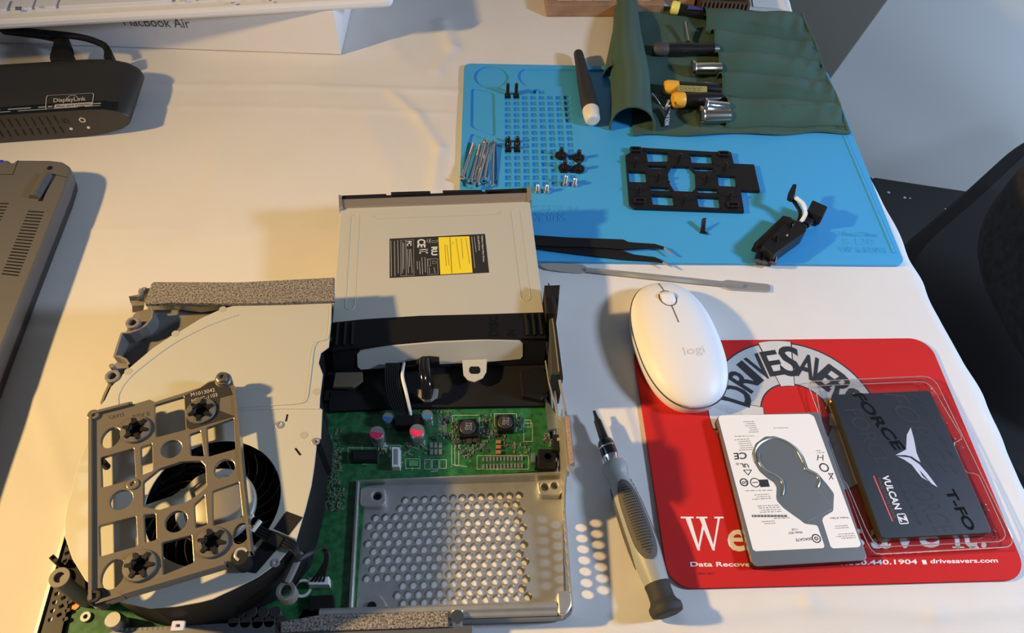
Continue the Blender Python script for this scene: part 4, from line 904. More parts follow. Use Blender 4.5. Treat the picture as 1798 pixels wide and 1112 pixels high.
# bent clear metal spring sheet + small foam strip on the side wall
link('bent_sheet', MB().hexa([P(*q, 9) for q in zI([(222, 640), (300, 740), (325, 800), (240, 815)])], [P(*q, 11) for q in zI([(222, 630), (285, 735), (325, 790), (240, 805)])]), mat('bright_sheet', (0.35, 0.42, 0.42), 0.3, .8), con)
link('spring_wire', MB().tube([P(*q, 34) for q in zI([(228, 450), (245, 560), (290, 730), (330, 800)])], .5, 6, sub=1).tube([P(*q, 42) for q in zI([(300, 550), (318, 640), (335, 730)])], .9, 6, sub=1), STEEL, con)
link('side_foam', MB().plate(P2([(993, 733), (1000, 732), (1008, 812), (1001, 816)], 47), 45, 47, bevel=.3), mat('tan_foam', (0.42, 0.28, 0.18), .9, bump=1, bscale=1500, vary=.4, vscale=900), con)
link('wall_flange', MB().plate(P2([(988, 732), (1001, 728), (1010, 822), (1003, 832), (997, 822)], 45), 43.8, 45), GALV, con)
# ---- board components
def bp(x, y, z=BZc): return P(*z6([(x, y)])[0], z)
PINK = mat('capacitor_red', (0.72, 0.03, 0.12), .35); CYAN = mat('capacitor_blue', (0.03, 0.16, 0.42), .35); TIN = mat('capacitor_tin', (0.66, 0.66, 0.66), .25, .9)
for x, y, r_, h_, cm in ((437, 358, 4.9, 12, PINK), (690, 345, 4.9, 12, PINK), (507, 262, 3.8, 8, CYAN), (755, 245, 3.8, 8, CYAN)):
    p = bp(x, y, BZc+h_); c_ = link('capacitor', MB().lathe((p[0], p[1], BZc), (0, 0, 1), [(0, r_), (1, r_), (1.6, r_*.93), (2.2, r_), (h_-.8, r_), (h_, r_*.9), (h_, .1)], 28), TIN, pcb)
    hs_ = [(p[0]+r_*.88*math.cos(a), p[1]+r_*.88*math.sin(a)) for a in np.linspace(PI-0.12, 2*PI-0.12, 16)]
    link('capacitor_marking', MB().plate(hs_, BZc+h_-.1, BZc+h_+.12), cm, pcb)
for x, y, s_ in ((1012, 322, 12.6), (1248, 290, 11.6)):
    p = bp(x, y, BZc+6); link('inductor', MB().plate(roundpoly(rrect(s_, s_, 1.5, p[0], p[1], th+.05), .5), BZc, BZc+5, bevel=.4), BLK, pcb)
    link('inductor_core', MB().lathe((p[0], p[1], BZc+4.6), (0, 0, 1), [(0, s_*.42), (1.2, s_*.42), (1.5, s_*.38), (1.5, .1)], 28), mat('ferrite', (0.03, 0.032, 0.034), .35), pcb)
    link('inductor_print', MB().text('1R0', (p[0]-1.8, p[1]+2.6, BZc+6.1), (0, -5, 0), (2, 0, 0), .08).text('M27', (p[0]+.6, p[1]+2.6, BZc+6.1), (0, -5, 0), (2, 0, 0), .08), GTXT, pcb)
def bbox(name, x0_, y0_, x1_, y1_, h, m, bv=.2, extra=None):
    q = [bp(x0_, y0_, BZc+h), bp(x1_, y0_, BZc+h), bp(x1_, y1_, BZc+h), bp(x0_, y1_, BZc+h)]; return link(name, MB().plate([a[:2] for a in q], BZc, BZc+h, bevel=bv), m, pcb)
WCON = mat('connector_white', (0.72, 0.71, 0.68), .5)
bbox('white_connector', 532, 450, 580, 575, 6, WCON); q = bbox('connector_slot', 548, 462, 570, 560, 6.3, mat('slot_grey', (0.25, 0.25, 0.25), .6), 0)
bbox('black_connector', 552, 248, 705, 312, 9, BLK); bbox('board_socket', 272, 468, 438, 540, 4, BLK); bbox('shrouded_socket', 285, 480, 425, 530, 4.5, BLKG)
bbox('power_jack', 1455, 462, 1565, 570, 9, BLK, .5); bbox('jack_base', 1435, 540, 1578, 580, 4, BLK, .4); bbox('black_relay', 1550, 370, 1632, 470, 12, BLK, .4); bbox('relay_tab', 1575, 392, 1605, 410, 12.4, GTXT, 0)
p = bp(1518, 512, BZc+9); link('jack_ring', MB().lathe((p[0], p[1], BZc+8.8), (0, 0, 1), [(0, 3.6), (.8, 3.6), (.8, 2.2), (.2, 2.0), (.2, .1)], 24), BLKG, pcb)
bbox('metal_tab', 1412, 490, 1440, 545, 4, TIN, .3); bbox('metal_tab', 1575, 520, 1605, 560, 3, TIN, .3)
for i in range(12):
    for j in range(2): bbox('header_pad', 1105+i*22, 514-i*.6+j*45, 1117+i*22, 542-i*.6+j*45, .8, mat('solder', (0.75, 0.73, 0.68), .3, .9), .1)
for i in range(3): bbox('brown_capacitor', 1190, 405+i*32, 1222, 428+i*32, 2, mat('ceramic_brown', (0.36, 0.18, 0.10), .5), .2)
for i in range(3):
    for j in range(2): bbox('chip_resistor', 772+i*28, 422+j*42, 792+i*28, 455+j*42, 1.2, mat('chip_grey', (0.32, 0.32, 0.32), .3, .5), .2)
for x, y, w_, h_ in ((945, 415, 34, 26), (1058, 405, 30, 28), (1020, 410, 36, 34), (800, 390, 26, 22), (1195, 372, 24, 18)): bbox('chip', x-w_/2, y-h_/2, x+w_/2, y+h_/2, 1.8, mat('chip_dark', (0.05, 0.04, 0.035), .4), .15)
bbox('metal_can', 640, 535, 697, 570, .5, mat('pad_green', (0.10, 0.32, 0.10), .4), 0)
mb = MB(); rn = random.Random(11)
def smd(x0_, y0_, x1_, y1_, n_):
    for _ in range(n_):
        x, y = rn.uniform(x0_, x1_), rn.uniform(y0_, y1_); p = bp(x, y); w_, l_ = rn.choice(((.7, 1.3), (.9, 1.7), (1.3, .7), (.6, .6))); k = rn.choice((0, 0, 0, 0, 1, 1, 2))
        mb.box((p[0], p[1], BZc+.3), (w_, l_, .6), th, mi=k); mb.box((p[0]+w_*.6*(w_ > l_), p[1]+l_*.6*(l_ >= w_), BZc+.25), (w_*.5 if w_ > l_ else w_, l_*.5 if l_ >= w_ else l_, .5), th, mi=0)
smd(830, 180, 900, 400, 46); smd(910, 260, 945, 400, 20); smd(1080, 250, 1180, 400, 44); smd(1320, 260, 1350, 350, 14); smd(600, 430, 760, 500, 22); smd(930, 400, 1140, 480, 46); smd(970, 470, 1060, 520, 18)
smd(1230, 380, 1280, 450, 14); smd(1280, 430, 1400, 490, 20); smd(1490, 370, 1545, 450, 26); smd(130, 340, 210, 700, 90); smd(100, 700, 230, 860, 60); smd(460, 440, 525, 510, 16); smd(660, 160, 830, 240, 40)
mb2 = [bp(0, 0)]
link('surface_components', mb, [mat('solder', (0.75, 0.73, 0.68), .3, .9), mat('chip_dark', (0.05, 0.04, 0.035), .4), mat('ceramic_brown', (0.36, 0.18, 0.10), .5)], pcb, kind='stuff')
mb = MB()
for j in range(14): 
    for i in range(2): a_, b_ = bp(822+i*36, 255+j*9), bp(846+i*36, 255+j*9); mb.strip(a_, b_, .45, .3)
link('resistor_network', mb, mat('solder', (0.75, 0.73, 0.68), .3, .9), pcb, kind='stuff')
mb = MB()
def sbox(x0_, y0_, x1_, y1_):
    q = [bp(x0_, y0_), bp(x1_, y0_), bp(x1_, y1_), bp(x0_, y1_)]
    for i in range(4): mb.strip(q[i], q[(i+1) % 4], .22, .06)
for b_ in ((740, 530, 780, 590), (788, 530, 828, 590), (836, 530, 876, 585), (1070, 505, 1395, 590), (1365, 300, 1420, 415), (1368, 280, 1410, 325), (915, 250, 1085, 400), (1180, 240, 1320, 350), (930, 430, 955, 570), (620, 525, 710, 585), (525, 440, 588, 598), (255, 455, 450, 550)): sbox(*b_)
mb.strip(bp(910, 440), bp(910, 560), .2); mb.strip(bp(910, 560), bp(1010, 575), .2); mb.strip(bp(590, 470), bp(590, 580), .2); mb.strip(bp(345, 480), bp(345, 440), .2)
mb.textpx('SATA', z6([(345, 562)])[0], z6([(405, 560)])[0], z6([(343, 550)])[0], BZc+.02, .05)
mb.textpx('U3A7', z6([(782, 608)])[0], z6([(825, 606)])[0], z6([(781, 598)])[0], BZc+.02, .05)
for k in range(60): p = bp(rn.choice((rn.uniform(120, 230), rn.uniform(900, 1400), rn.uniform(600, 760))), rn.uniform(430, 600)); mb.box((p[0], p[1], BZc+.03), (.7, .35, .06), th)
link('board_print', mb, mat('silkscreen', (0.62, 0.68, 0.60), .6), pcb)
# fan lead, tape and white plug
BLW = mat('black_wire', (0.012, 0.012, 0.013), .3)
def K(x, y, z): return P(*zK([(x, y)])[0], z)
for k in range(4):
    o_ = k*14
    pts = [K(240+o_*.9, 190-o_*1.8, FZ+2.5), K(330+o_*.8, 240-o_*1.8, FZ+3), K(460+o_*.7, 280-o_*1.6, FZ+3), K(590+o_*.6, 350-o_*1.8, FZ+2), K(650+o_*.4, 440-o_, FZ-8), K(720+o_, 410-o_, 40), K(860+o_, 330, 32), K(900+o_*.6, 430, 25), K(830+o_*1.6, 560, 20), K(770+k*37, 635, 16)]
    link('fan_wire', MB().tube(pts, .75, 6, sub=5), BLW, con)
link('tape', MB().plate(P2(zK([(540, -10), (690, 45), (560, 210), (425, 150)]), FZ+.2), FZ-.05, FZ+.25), BLKM, con)
link('tape_wrap', MB().plate(P2(zK([(410, 165), (515, 235), (455, 330), (350, 270)]), FZ+4.4), FZ+1, FZ+4.4, bevel=.4), BLKM, con)
link('tape', MB().plate(P2(zK([(200, 440), (330, 260), (450, 340), (260, 560), (170, 545)]), FZ+.4), FZ-.02, FZ+.5), BLKM, con)
mb = MB().tube([K(225, 175, FZ+3), K(300, 75, FZ+3.5)], 1.4, 8, sub=1).tube([K(200, 45, FZ+5), K(235, 25, FZ+5.5)], 1.2, 8, sub=1); link('white_tie', mb, mat('ivory_plastic', (0.75, 0.70, 0.58), .5), con)
fq = [K(742, 600, 16)[:2], K(930, 590, 16)[:2], K(930, 665, 16)[:2], K(742, 665, 16)[:2]]
link('fan_plug', MB().plate(fq, BZc, 16, bevel=.4), WCON, pcb)
mb = MB().plate(circ(*K(690, 700, 8.1)[:2], 5.2, 24), 8, 8.08, [circ(*K(690, 700, 8.1)[:2], 3.6, 20)]); link('printed_ring', mb, mat('silkscreen', (0.62, 0.68, 0.60), .6), pcb)
link('chip_stack', MB().plate([K(*a, 12)[:2] for a in ((740, 770), (970, 760), (985, 900), (745, 910))], BZc, 12, bevel=.3), BLK, pcb)
mb = MB()
for k in range(40):
    p = K(rn.uniform(770, 960), rn.uniform(200, 470), rn.uniform(18, 30)); mb.box(p, (.7, .7, .4), rn.random())
# ================================================================ optical disc drive
def dz(x, y):   # tilted top plane: rear edge 38, front edge 31
    return 38-(405-y)*0.065
def dpt(u, v, dzz=0.0):
    z = 35.0
    for _ in range(6): p = P(u, v, z+dzz); z = dz(p[0], p[1])
    return P(u, v, z+dzz)
def dshape(px, d0, d1, bevel=0.0, holes=(), at=None):
    at = d1 if at is None else at
    return MB().plate([dpt(*q, at)[:2] for q in px], d0, d1, [[dpt(*q, at)[:2] for q in h] for h in holes], bevel, zf=dz)
z3 = zm(560, 310, 440/1193); z3b = zm(560, 540, 240/1483); z8 = zm(660, 400, 220/1798)
b0 = dpt(770, 480)
odd = thing('optical_disc_drive', 'beige metal disc drive with black and yellow label sticking out of the console', 'disc drive', (b0[0], b0[1], dz(b0[0], b0[1])-20), th)
odpx = [(598, 362), (930, 350), (955, 549), (583, 567)]
link('shell', dshape(odpx, -17.5, 0, .6), DRIVEM, odd)
mb = MB()
def od(pts, f): return [dpt(*q) for q in f(pts)]
def slot(a, b, wd):
    A_, B_ = Vector(a), Vector(b); d_ = (B_-A_).normalized(); n_ = Vector((-d_.y, d_.x, 0)); pts = []
    for k in range(7): an = -PI/2+PI*k/6; pts.append(B_+d_*wd*math.cos(an)+n_*wd*math.sin(an))
    for k in range(7): an = PI/2+PI*k/6; pts.append(A_+d_*wd*math.cos(an)+n_*wd*math.sin(an))
    pts.append(pts[0]); mb.tube([tuple(p) for p in pts], .28, 6, sub=1)
slot(dpt(*z3([(172, 198)])[0]), dpt(*z3([(148, 617)])[0]), 3.2); slot(dpt(*z3([(275, 190)])[0]), dpt(*z3([(845, 169)])[0]), 2.4); slot(dpt(*z3([(932, 168)])[0]), dpt(*z3([(984, 575)])[0]), 3.4)
link('pressed_groove', mb, DRIVEM, odd)
# bezel
mb = dshape([(597, 350), (929, 338), (930, 352), (598, 364)], -10, 1.6, .5); link('front_flange', mb, mat('brushed_flange', (0.52, 0.44, 0.36), .35, .7), odd)
mb = dshape([(594, 342), (599, 342), (601, 362), (595, 366)], -12, 3, .5); m2 = dshape([(925, 328), (931, 326), (934, 350), (928, 352)], -12, 3, .5); mb.add(m2.v, m2.f); link('flange_ear', mb, mat('brushed_flange', (0.52, 0.44, 0.36), .35, .7), odd)
mb = dshape([(600, 343), (678, 340), (679, 347), (600, 350)], -12, 0.5, .5); 
for q in (([(686, 337), (755, 335), (757, 343), (688, 346)]), ([(777, 334), (846, 333), (848, 340), (779, 342)]), ([(852, 333), (926, 330), (926, 337), (854, 341)]), ([(640, 344), (900, 334), (900, 340), (640, 349)])):
    m2 = dshape(q, -12, 0.0, .4); mb.add(m2.v, m2.f)
link('eject_bezel', mb, BLKM, odd)
# label
def L8(pts): return z8(pts)
link('label', dshape(L8([(196, 158), (1565, 88), (1625, 645), (198, 722)]), -.02, .08), mat('label_black', (0.022, 0.022, 0.022), .5), odd)
link('yellow_label', dshape(L8([(898, 138), (1340, 122), (1388, 645), (925, 672)]), 0, .12), mat('label_yellow', (0.86, 0.68, 0.03), .5), odd)
mb = MB(); 
def ot(s, a, b, c, off=0.0, dd=.10): A_, B_, C_ = (Vector(dpt(*L8([q])[0], dd)) for q in (a, b, c)); mb.text(s, A_, B_-A_, C_-A_, .05, off)
def ol(a, b, wd=.45, dd=.10): mb.strip(dpt(*L8([a])[0], dd), dpt(*L8([b])[0], dd), wd, .06)
ot('CE', (600, 165), (600, 285), (710, 165), .03); ot('FC', (448, 195), (450, 265), (510, 190), .03); ot('KC', (625, 310), (622, 375), (750, 305), .0)
ot('RU', (800, 275), (800, 400), (880, 270), .04)
ot('Option Open Disc Drive', (1515, 115), (1540, 490), (1535, 112), .02); ot('DG-6M5S Drive', (1455, 120), (1475, 325), (1480, 120))
link('label_lettering', mb, mat('label_white_print', (0.66, 0.65, 0.62), .5), odd)
mb = MB()
for p0_, p1_ in (((215, 185), (225, 700)), ((265, 190), (275, 695)), ((312, 180), (322, 655)), ((380, 205), (378, 655)), ((400, 220), (400, 600)), ((450, 310), (468, 655)), ((480, 310), (485, 560)), ((500, 305), (522, 655)), ((590, 480), (600, 600)), ((625, 480), (635, 670)), ((660, 425), (672, 670)), ((705, 425), (710, 640)), ((765, 575), (770, 655)), ((835, 570), (850, 650)), ((1375, 130), (1420, 580)), ((1410, 130), (1440, 350)), ((735, 165), (740, 215)), ((765, 160), (768, 225))): ol(p0_, p1_, .5)
for b_ in (((355, 180), (428, 180), (435, 690), (358, 695)), ((432, 178), (540, 172), (548, 685), (438, 690)), ((738, 450), (885, 445), (892, 665), (742, 672)), ((745, 455), (780, 455), (785, 550), (748, 552)), ((815, 475), (870, 490), (870, 510), (815, 520))):
    for i in range(4): ol(b_[i], b_[(i+1) % 4], .28)
c8 = Vector(dpt(*L8([(832, 187)])[0], .1)); rr = 3.0
for k in range(16): a_ = k*PI/8; mb.strip(c8+Vector((rr*math.cos(a_)*1.6, rr*math.sin(a_), 0))*.6, c8+Vector((rr*math.cos(a_+PI/8)*1.6, rr*math.sin(a_+PI/8), 0))*.6, .45)
ol((800, 187), (868, 187), .4)
link('label_fine_print', mb, mat('label_grey_print', (0.30, 0.30, 0.29), .5), odd)
mb = MB(); ol((1062, 135), (1090, 655), .45, .13)
for p0_, p1_ in (((1105, 210), (1108, 235)), ((1150, 150), (1210, 590)), ((1225, 150), (1250, 440)), ((1290, 150), (1345, 520)), ((1020, 250), (1050, 540)), ((990, 240), (1010, 550))): ol(p0_, p1_, .25, .13)
link('yellow_label_print', mb, mat('print_olive', (0.16, 0.13, 0.02), .6), odd)
# black strap cover around the rear end
cov = [(583, 566), (640, 560), (740, 554), (860, 551), (955, 548), (960, 594), (900, 594), (800, 596), (700, 602), (620, 611), (583, 616)]
mb = dshape(cov, -3, 0.9, .5); link('rear_cover', mb, BLK, odd)
mb = MB()
def F3(u, v, s): # front face: s 0 top .. 1 bottom
    return P(u, v, 30.2-17.7*s)
face_o = [F3(582, 612, 0), F3(700, 600, 0), F3(850, 594, 0), F3(959, 593, 0), F3(955, 640, 1), F3(800, 644, 1), F3(587, 655, 1)]
back = [(x, y+6, z) for x, y, z in face_o]
mb.hexa(face_o[::-1], back[::-1]); link('rear_face', mb, BLK, odd)
blue = z3([(182, 845), (195, 832), (350, 808), (560, 790), (800, 780), (955, 783), (970, 795), (970, 855), (958, 868), (800, 882), (560, 893), (200, 918), (185, 905)])
def f3s(u, v): 
    tl = np.interp(u, [582, 961], [610, 593]); bl = np.interp(u, [587, 958], [656, 640]); s_ = (v-tl)/(bl-tl); return s_
def onf(u, v, dy=0.0): p = F3(u, v, f3s(u, v)); return (p[0], p[1]-dy, p[2])
fr_ = [onf(*q, .3) for q in blue]; ctr = tuple(sum(c)/len(fr_) for c in zip(*fr_))
mb = MB(); mb.hexa([(x, y+1.2, z) for x, y, z in fr_], fr_); link('rear_metal_panel', mb, DRIVEM, odd)
tb = z3([(682, 875), (800, 870), (797, 930), (780, 960), (740, 978), (710, 970), (688, 945)])
mb = MB(); tq = [P(*q, 19+0.02*(645-q[1])) for q in tb]; mb.hexa([(x, y, z-.8) for x, y, z in tq][::-1], tq[::-1]); link('mounting_tab', mb, DRIVEM, odd)
cq = z3([(715, 915), (722, 905), (760, 905), (768, 915), (768, 932), (758, 940), (725, 940), (715, 930)]); mb = MB(); tq = [P(*q, 19.1+0.02*(645-q[1])) for q in cq]; mb.hexa([(x, y, z-.3) for x, y, z in tq][::-1], tq[::-1]); link('tab_hole', mb, BLK, odd)
for xx in ((88, 700, 80, 805), (125, 700, 118, 805), (160, 698, 155, 803), (985, 655, 995, 758), (1020, 655, 1030, 757), (1052, 655, 1064, 755)):
    a_, b_ = z3([(xx[0], xx[1])])[0], z3([(xx[2], xx[3])])[0]; link('grip_rib', MB().tube([dpt(*a_, 1.2), dpt(*b_, 1.2)], 1.5, 8, sub=1), BLK, odd)
mb = MB(); 
def ct(s, a, b, c, off): A_, B_, C_ = (Vector(dpt(*zJ([q])[0], .95)) for q in (a, b, c)); mb.text(s, A_, B_-A_, C_-A_, .35, off)
ct('DISC', (580, 310), (575, 85), (485, 310), .0); link('raised_lettering', mb, BLKG, odd); mb = MB(); ct('IN', (770, 310), (765, 240), (680, 310), 0)
link('raised_lettering', mb, BLKG, odd)
link('bay_bracket', MB().plate(P2(z3b([(180, 705), (470, 700), (475, 790), (375, 862), (150, 862)]), 17), 14.2, 17, bevel=.3), mat('bronze_metal', (0.20, 0.16, 0.11), .5, .4), con)
# drive leads
def Bp(x, y, z): return P(*z3b([(x, y)])[0], z)
t = thing('power_cable', 'bundle of black wires and one white wire from the disc drive to the circuit board', 'cable', P(700, 690, 12))
link('plug', MB().hexa([Bp(695, 640, 16), Bp(1060, 632, 16), Bp(1060, 560, 20), Bp(695, 570, 20)], [tuple(np.array(Bp(695, 640, 16))+np.array((0, 5, 3))), tuple(np.array(Bp(1060, 632, 16))+np.array((0, 5, 3))), tuple(np.array(Bp(1060, 560, 20))+np.array((0, 5, 3))), tuple(np.array(Bp(695, 570, 20))+np.array((0, 5, 3)))]), BLK, t)
for k in range(7):
    s_ = 735+k*22; link('black_lead', MB().tube([Bp(s_, 610, 20), Bp(s_-14+k*2, 760, 23), Bp(s_+5+k*3, 940, 21), Bp(s_+70+k*6, 1110, 18), bp(575+k*12, 255, 16)], .85, 6, sub=5), BLW, t)
link('white_lead', MB().tube([Bp(925, 605, 20), Bp(905, 740, 24), Bp(945, 920, 22), Bp(985, 1110, 19), bp(650, 250, 16)], 1.1, 8, sub=5), WTXT, t)
t = thing('data_cable', 'short thick black data cable looping from the disc drive down to the board', 'cable', P(745, 690, 12))
link('plug_head', MB().plate([Bp(*q, 26)[:2] for q in ((1060, 560), (1120, 525), (1200, 520), (1305, 530), (1305, 585), (1050, 615))], 18, 26, bevel=1), BLK, t)
link('cable_body', MB().tube([Bp(1120, 575, 25), Bp(1125, 700, 27), Bp(1150, 860, 24), Bp(1155, 985, 18)], 2.6, 10).tube([Bp(1165, 575, 25), Bp(1170, 700, 27), Bp(1185, 860, 24), Bp(1185, 985, 18)], 2.6, 10), BLKG, t)
link('clear_clip', MB().plate([Bp(*q, 18)[:2] for q in ((1062, 885), (1110, 890), (1120, 960), (1230, 960), (1245, 880), (1295, 885), (1285, 960), (1215, 1005), (1140, 1005), (1070, 960))], 15, 18, bevel=.3), mat('smoky_plastic', (0.35, 0.32, 0.28), .3), t)
# ================================================================ grey drive caddy on the fan
KZ = 67.0
def k5(x, y, z=KZ): return P(*z5([(x, y)])[0], z)
cad = thing('drive_caddy', 'bronze-grey perforated drive caddy with rubber grommets resting on the fan cover', 'drive caddy', k5(510, 560, FZ), 0)
CADM = mat('caddy_plastic', (0.235, 0.20, 0.15), .24, .4, bump=.1, bscale=1500)
out = [(185, 200), (200, 192), (340, 158), (355, 152), (362, 165), (430, 145), (452, 155), (640, 95), (672, 72), (745, 50), (772, 62), (778, 90), (790, 230), (812, 480), (832, 660), (845, 775), (835, 800), (750, 815), (740, 830), (320, 945), (318, 962), (240, 990), (205, 995), (178, 975), (175, 215)]
hs = [[(450, 168), (572, 132), (580, 270), (456, 302)], [(228, 385), (365, 346), (372, 472), (232, 510)], [(393, 342), (440, 326), (443, 440), (397, 458)], [(595, 290), (640, 274), (655, 380), (600, 378)], [(666, 262), (778, 222), (785, 350), (673, 382)],
      [(404, 485), (470, 432), (560, 402), (640, 398), (660, 420), (665, 508), (620, 545), (575, 572), (520, 585), (470, 602), (405, 588)], [(690, 525), (800, 486), (815, 632), (692, 668)], [(614, 580), (658, 540), (668, 662), (620, 680)],
      [(220, 668), (374, 628), (380, 752), (224, 795)], [(405, 622), (455, 618), (458, 725), (412, 738)], [(480, 738), (604, 706), (612, 820), (486, 872)],
      [(212, 210), (330, 178), (350, 176), (352, 170), (300, 172)]]
H_ = [roundpoly([k5(*q)[:2] for q in h], .8, 2) for h in hs[:11]]
def kc(x, y, r, r2=None):
    c_ = k5(x, y); return circ(c_[0], c_[1], r, 22, r2)
for x, y, r, r2 in ((270, 303, 5.0, 6.4), (520, 350, 5.6, 5.4), (740, 432, 5.4, 5.8), (313, 560, 5.8, 5.6), (540, 650, 5.6, 5.8), (280, 868, 5.6, 7.6), (808, 700, 4.6, 6.0)): H_.append(kc(x, y, r, r2))
for x, y in ((375, 272), (645, 195), (392, 835), (690, 738)): H_.append(kc(x, y, 4.2))
link('frame', MB().plate([k5(*q)[:2] for q in out], KZ-2.6, KZ, H_, .35), CADM, cad)
mb = MB()
def lipw(pts, z1, z0, tk):
    w_ = [Vector(k5(*q, z1)) for q in pts]; ws = []
    for i, p in enumerate(w_):
        d = (w_[min(i+1, len(w_)-1)]-w_[max(i-1, 0)]).normalized(); n_ = Vector((-d.y, d.x, 0))*tk/2; ws.append((p-n_, p+n_))
    mb.ring([[(*a.xy, z0) for a, b in ws], [(*a.xy, z1) for a, b in ws], [(*b.xy, z1) for a, b in ws], [(*b.xy, z0) for a, b in ws], [(*a.xy, z0) for a, b in ws]], False, closed=False)
lipw([(183, 975), (183, 210), (205, 196)], KZ+1.8, KZ-6, 1.6); lipw([(315, 945), (740, 820)], KZ+1.5, KZ-6, 1.8); lipw([(205, 985), (315, 950)], KZ+1, KZ-6, 1.6); lipw([(778, 90), (792, 230), (814, 480), (845, 775)], KZ+1, KZ-6, 1.4); lipw([(190, 200), (345, 160)], KZ+2, KZ-2, 1.6)
link('edge_lip', mb, CADM, cad)
for x, y in ((375, 272), (645, 195), (392, 835), (690, 738)):
    c_ = k5(x, y)
    gm = link('grommet', MB().lathe((c_[0], c_[1], KZ-3.4), (0, 0, 1), [(0, 4.1), (3.4, 4.1), (3.5, 8.0), (4.3, 8.4), (5.0, 7.9), (5.2, 5.0), (4.0, 4.4), (1.0, 4.2)], 32, False), mat('grommet_grey', (0.11, 0.10, 0.09), .45), cad)
    mb = MB()
    for k in range(6):
        a_ = k*PI/3+.4+x*.01; d_ = Vector((math.cos(a_), math.sin(a_), 0)); n_ = Vector((-d_.y, d_.x, 0)); o_ = Vector((c_[0], c_[1], KZ+1.2))
        q = [o_+d_*3.4-n_*1.5, o_+d_*7.0-n_*.7, o_+d_*7.0+n_*.7, o_+d_*3.4+n_*1.5]; mb.hexa([tuple(p) for p in q], [tuple(p+Vector((0, 0, 1.3))) for p in q])
    link('grommet_prong', mb, BLK, gm)
    link('grommet_floor', MB().cyl((c_[0], c_[1], KZ-3.3), (c_[0], c_[1], KZ-2.2), 4.3, 20), BLK, gm)
p = k5(736, 66, KZ); link('corner_screw', MB().lathe((p[0], p[1], KZ-3), (0, 0, 1), [(0, 4.6), (3.5, 4.8), (4, 4.2), (5.2, 4.2), (5.4, 3.2), (7, 3.2), (7.2, 2.8), (7.2, 1.4), (6, 1.3), (6, .1)], 24), mat('screw_bronze', (0.30, 0.27, 0.23), .3, .8), cad)
for x, y in ((200, 212), (205, 962)): p = k5(x, y); link('corner_boss', MB().plate(circ(p[0], p[1], 3.2, 18), KZ-3, KZ+1.5, [circ(p[0], p[1], 1.3, 12)], .3), CADM if y < 500 else BLK, cad)
p = k5(222, 965); link('corner_foot', MB().plate(circ(p[0], p[1], 4.6, 18), KZ-6, KZ+.8, (), .3), BLKG, cad)
p = k5(362, 497); link('rivet', MB().plate(circ(p[0], p[1], 3.2, 20), KZ-1, KZ+.9, [circ(p[0], p[1], 1.3, 12)], .3), CADM, cad)
p = k5(236, 405, KZ-2); link('peg', MB().cyl((p[0], p[1], KZ-8), (p[0], p[1], KZ-1), 2, 12), BLK, cad)
p = k5(805, 790); link('corner_hook', MB().tube([k5(*q, KZ) for q in ((835, 775), (820, 765), (795, 770), (785, 795), (800, 812))], .9, 8), mat('clear_grey', (0.4, 0.38, 0.35), .3), cad)
link('corner_foot', MB().cyl((p[0], p[1]-1, FZ+.2), (p[0], p[1]-1, KZ+.5), 4.2, 20), BLKM, cad)
p = k5(736, 70); link('corner_foot', MB().cyl((p[0], p[1], FZ+.2), (p[0], p[1], KZ-2.5), 3.2, 16), BLKM, cad)
link('dark_tab', MB().plate([k5(*q)[:2] for q in ((575, 130), (640, 100), (675, 78), (715, 66), (760, 95), (772, 125), (720, 140), (715, 190), (780, 215), (600, 270), (585, 262))], KZ-.3, KZ+.25, [kc(645, 195, 7.2)]), mat('caddy_dark', (0.05, 0.045, 0.04), .35, .3), cad)
mb = MB()
def kt(s, a, b, c, off=0.0, z=KZ+.02): A_, B_, C_ = (Vector(k5(*q, z)) for q in (a, b, c)); mb.text(s, A_, B_-A_, C_-A_, .15, off)
kt('M1013042', (603, 134), (702, 112), (600, 120), .0, KZ+.3); kt('MEXC-1103', (606, 160), (712, 132), (603, 146), .0, KZ+.3); link('moulded_code', mb, mat('code_light', (0.55, 0.50, 0.42), .4), cad)
mb = MB(); kt('CAV15', (262, 228), (325, 214), (260, 214)); kt('REV E', (362, 226), (432, 210), (360, 210)); link('embossed_code', mb, mat('code_dark', (0.06, 0.05, 0.04), .5), cad)
# ================================================================ docking station
zL = zm(0, 60, 260/1377)
def Dk(x, y, z): return P(*zL([(x, y)])[0], z)
DH = 28.0
d0 = Vector(P(0, 262, 0)); d1 = Vector(P(190, 243, 0)); dx = (d1-d0).normalized()
dx = (Vector(P(150, 200, DH))-Vector(P(-80, 216, DH))).normalized(); dx.z = 0; dx.normalize(); dy = Vector((-dx.y, dx.x, 0))
dr = Vector(P(232, 214, DH*0.45)); dr.z = 0.4
rzd = math.atan2(dx.y, dx.x)
dock = thing('docking_station', 'black docking station with vent slots and two front sockets left of the console', 'docking station', (dr.x-60*dx.x, dr.y-60*dx.y, 0.4), rzd)
def dl(x, y, z): p = dr+dx*x+dy*y; return (p.x, p.y, 0.4+z)
prof = [(-230, 0), (-40, 0), (-24, 1.5), (-10, 5), (-3, 9.5), (0, 14), (-1, 19), (-6, 23.5), (-16, 26.8), (-30, 27.8), (-230, 28)]
dep = 72
def dring(f, y): 
    return [dl(x+ (0 if f == 1 else 0), y, 14+(z-14)*f) for x, z in prof]
def tap(x, t): # back end rounding in plan
    return x-(14*(1-math.sqrt(max(0, 1-t*t))) if x > -60 else 0)
loops = [[dl(x-(0 if x < -60 else 1.0), -0.6+0.6, z*0.97+0.4) for x, z in prof], [dl(x, 1.0, z) for x, z in prof]]
for k in range(0, 9):
    tt = k/8; y = dep-16+16*math.sin(tt*PI/2); loops.append([dl(x-(20*(1-math.cos(tt*PI/2)) if x > -60 else 0)+4, y, z-(2*(1-math.cos(tt*PI/2)) if z > 14 else 0)) for x, z in prof])
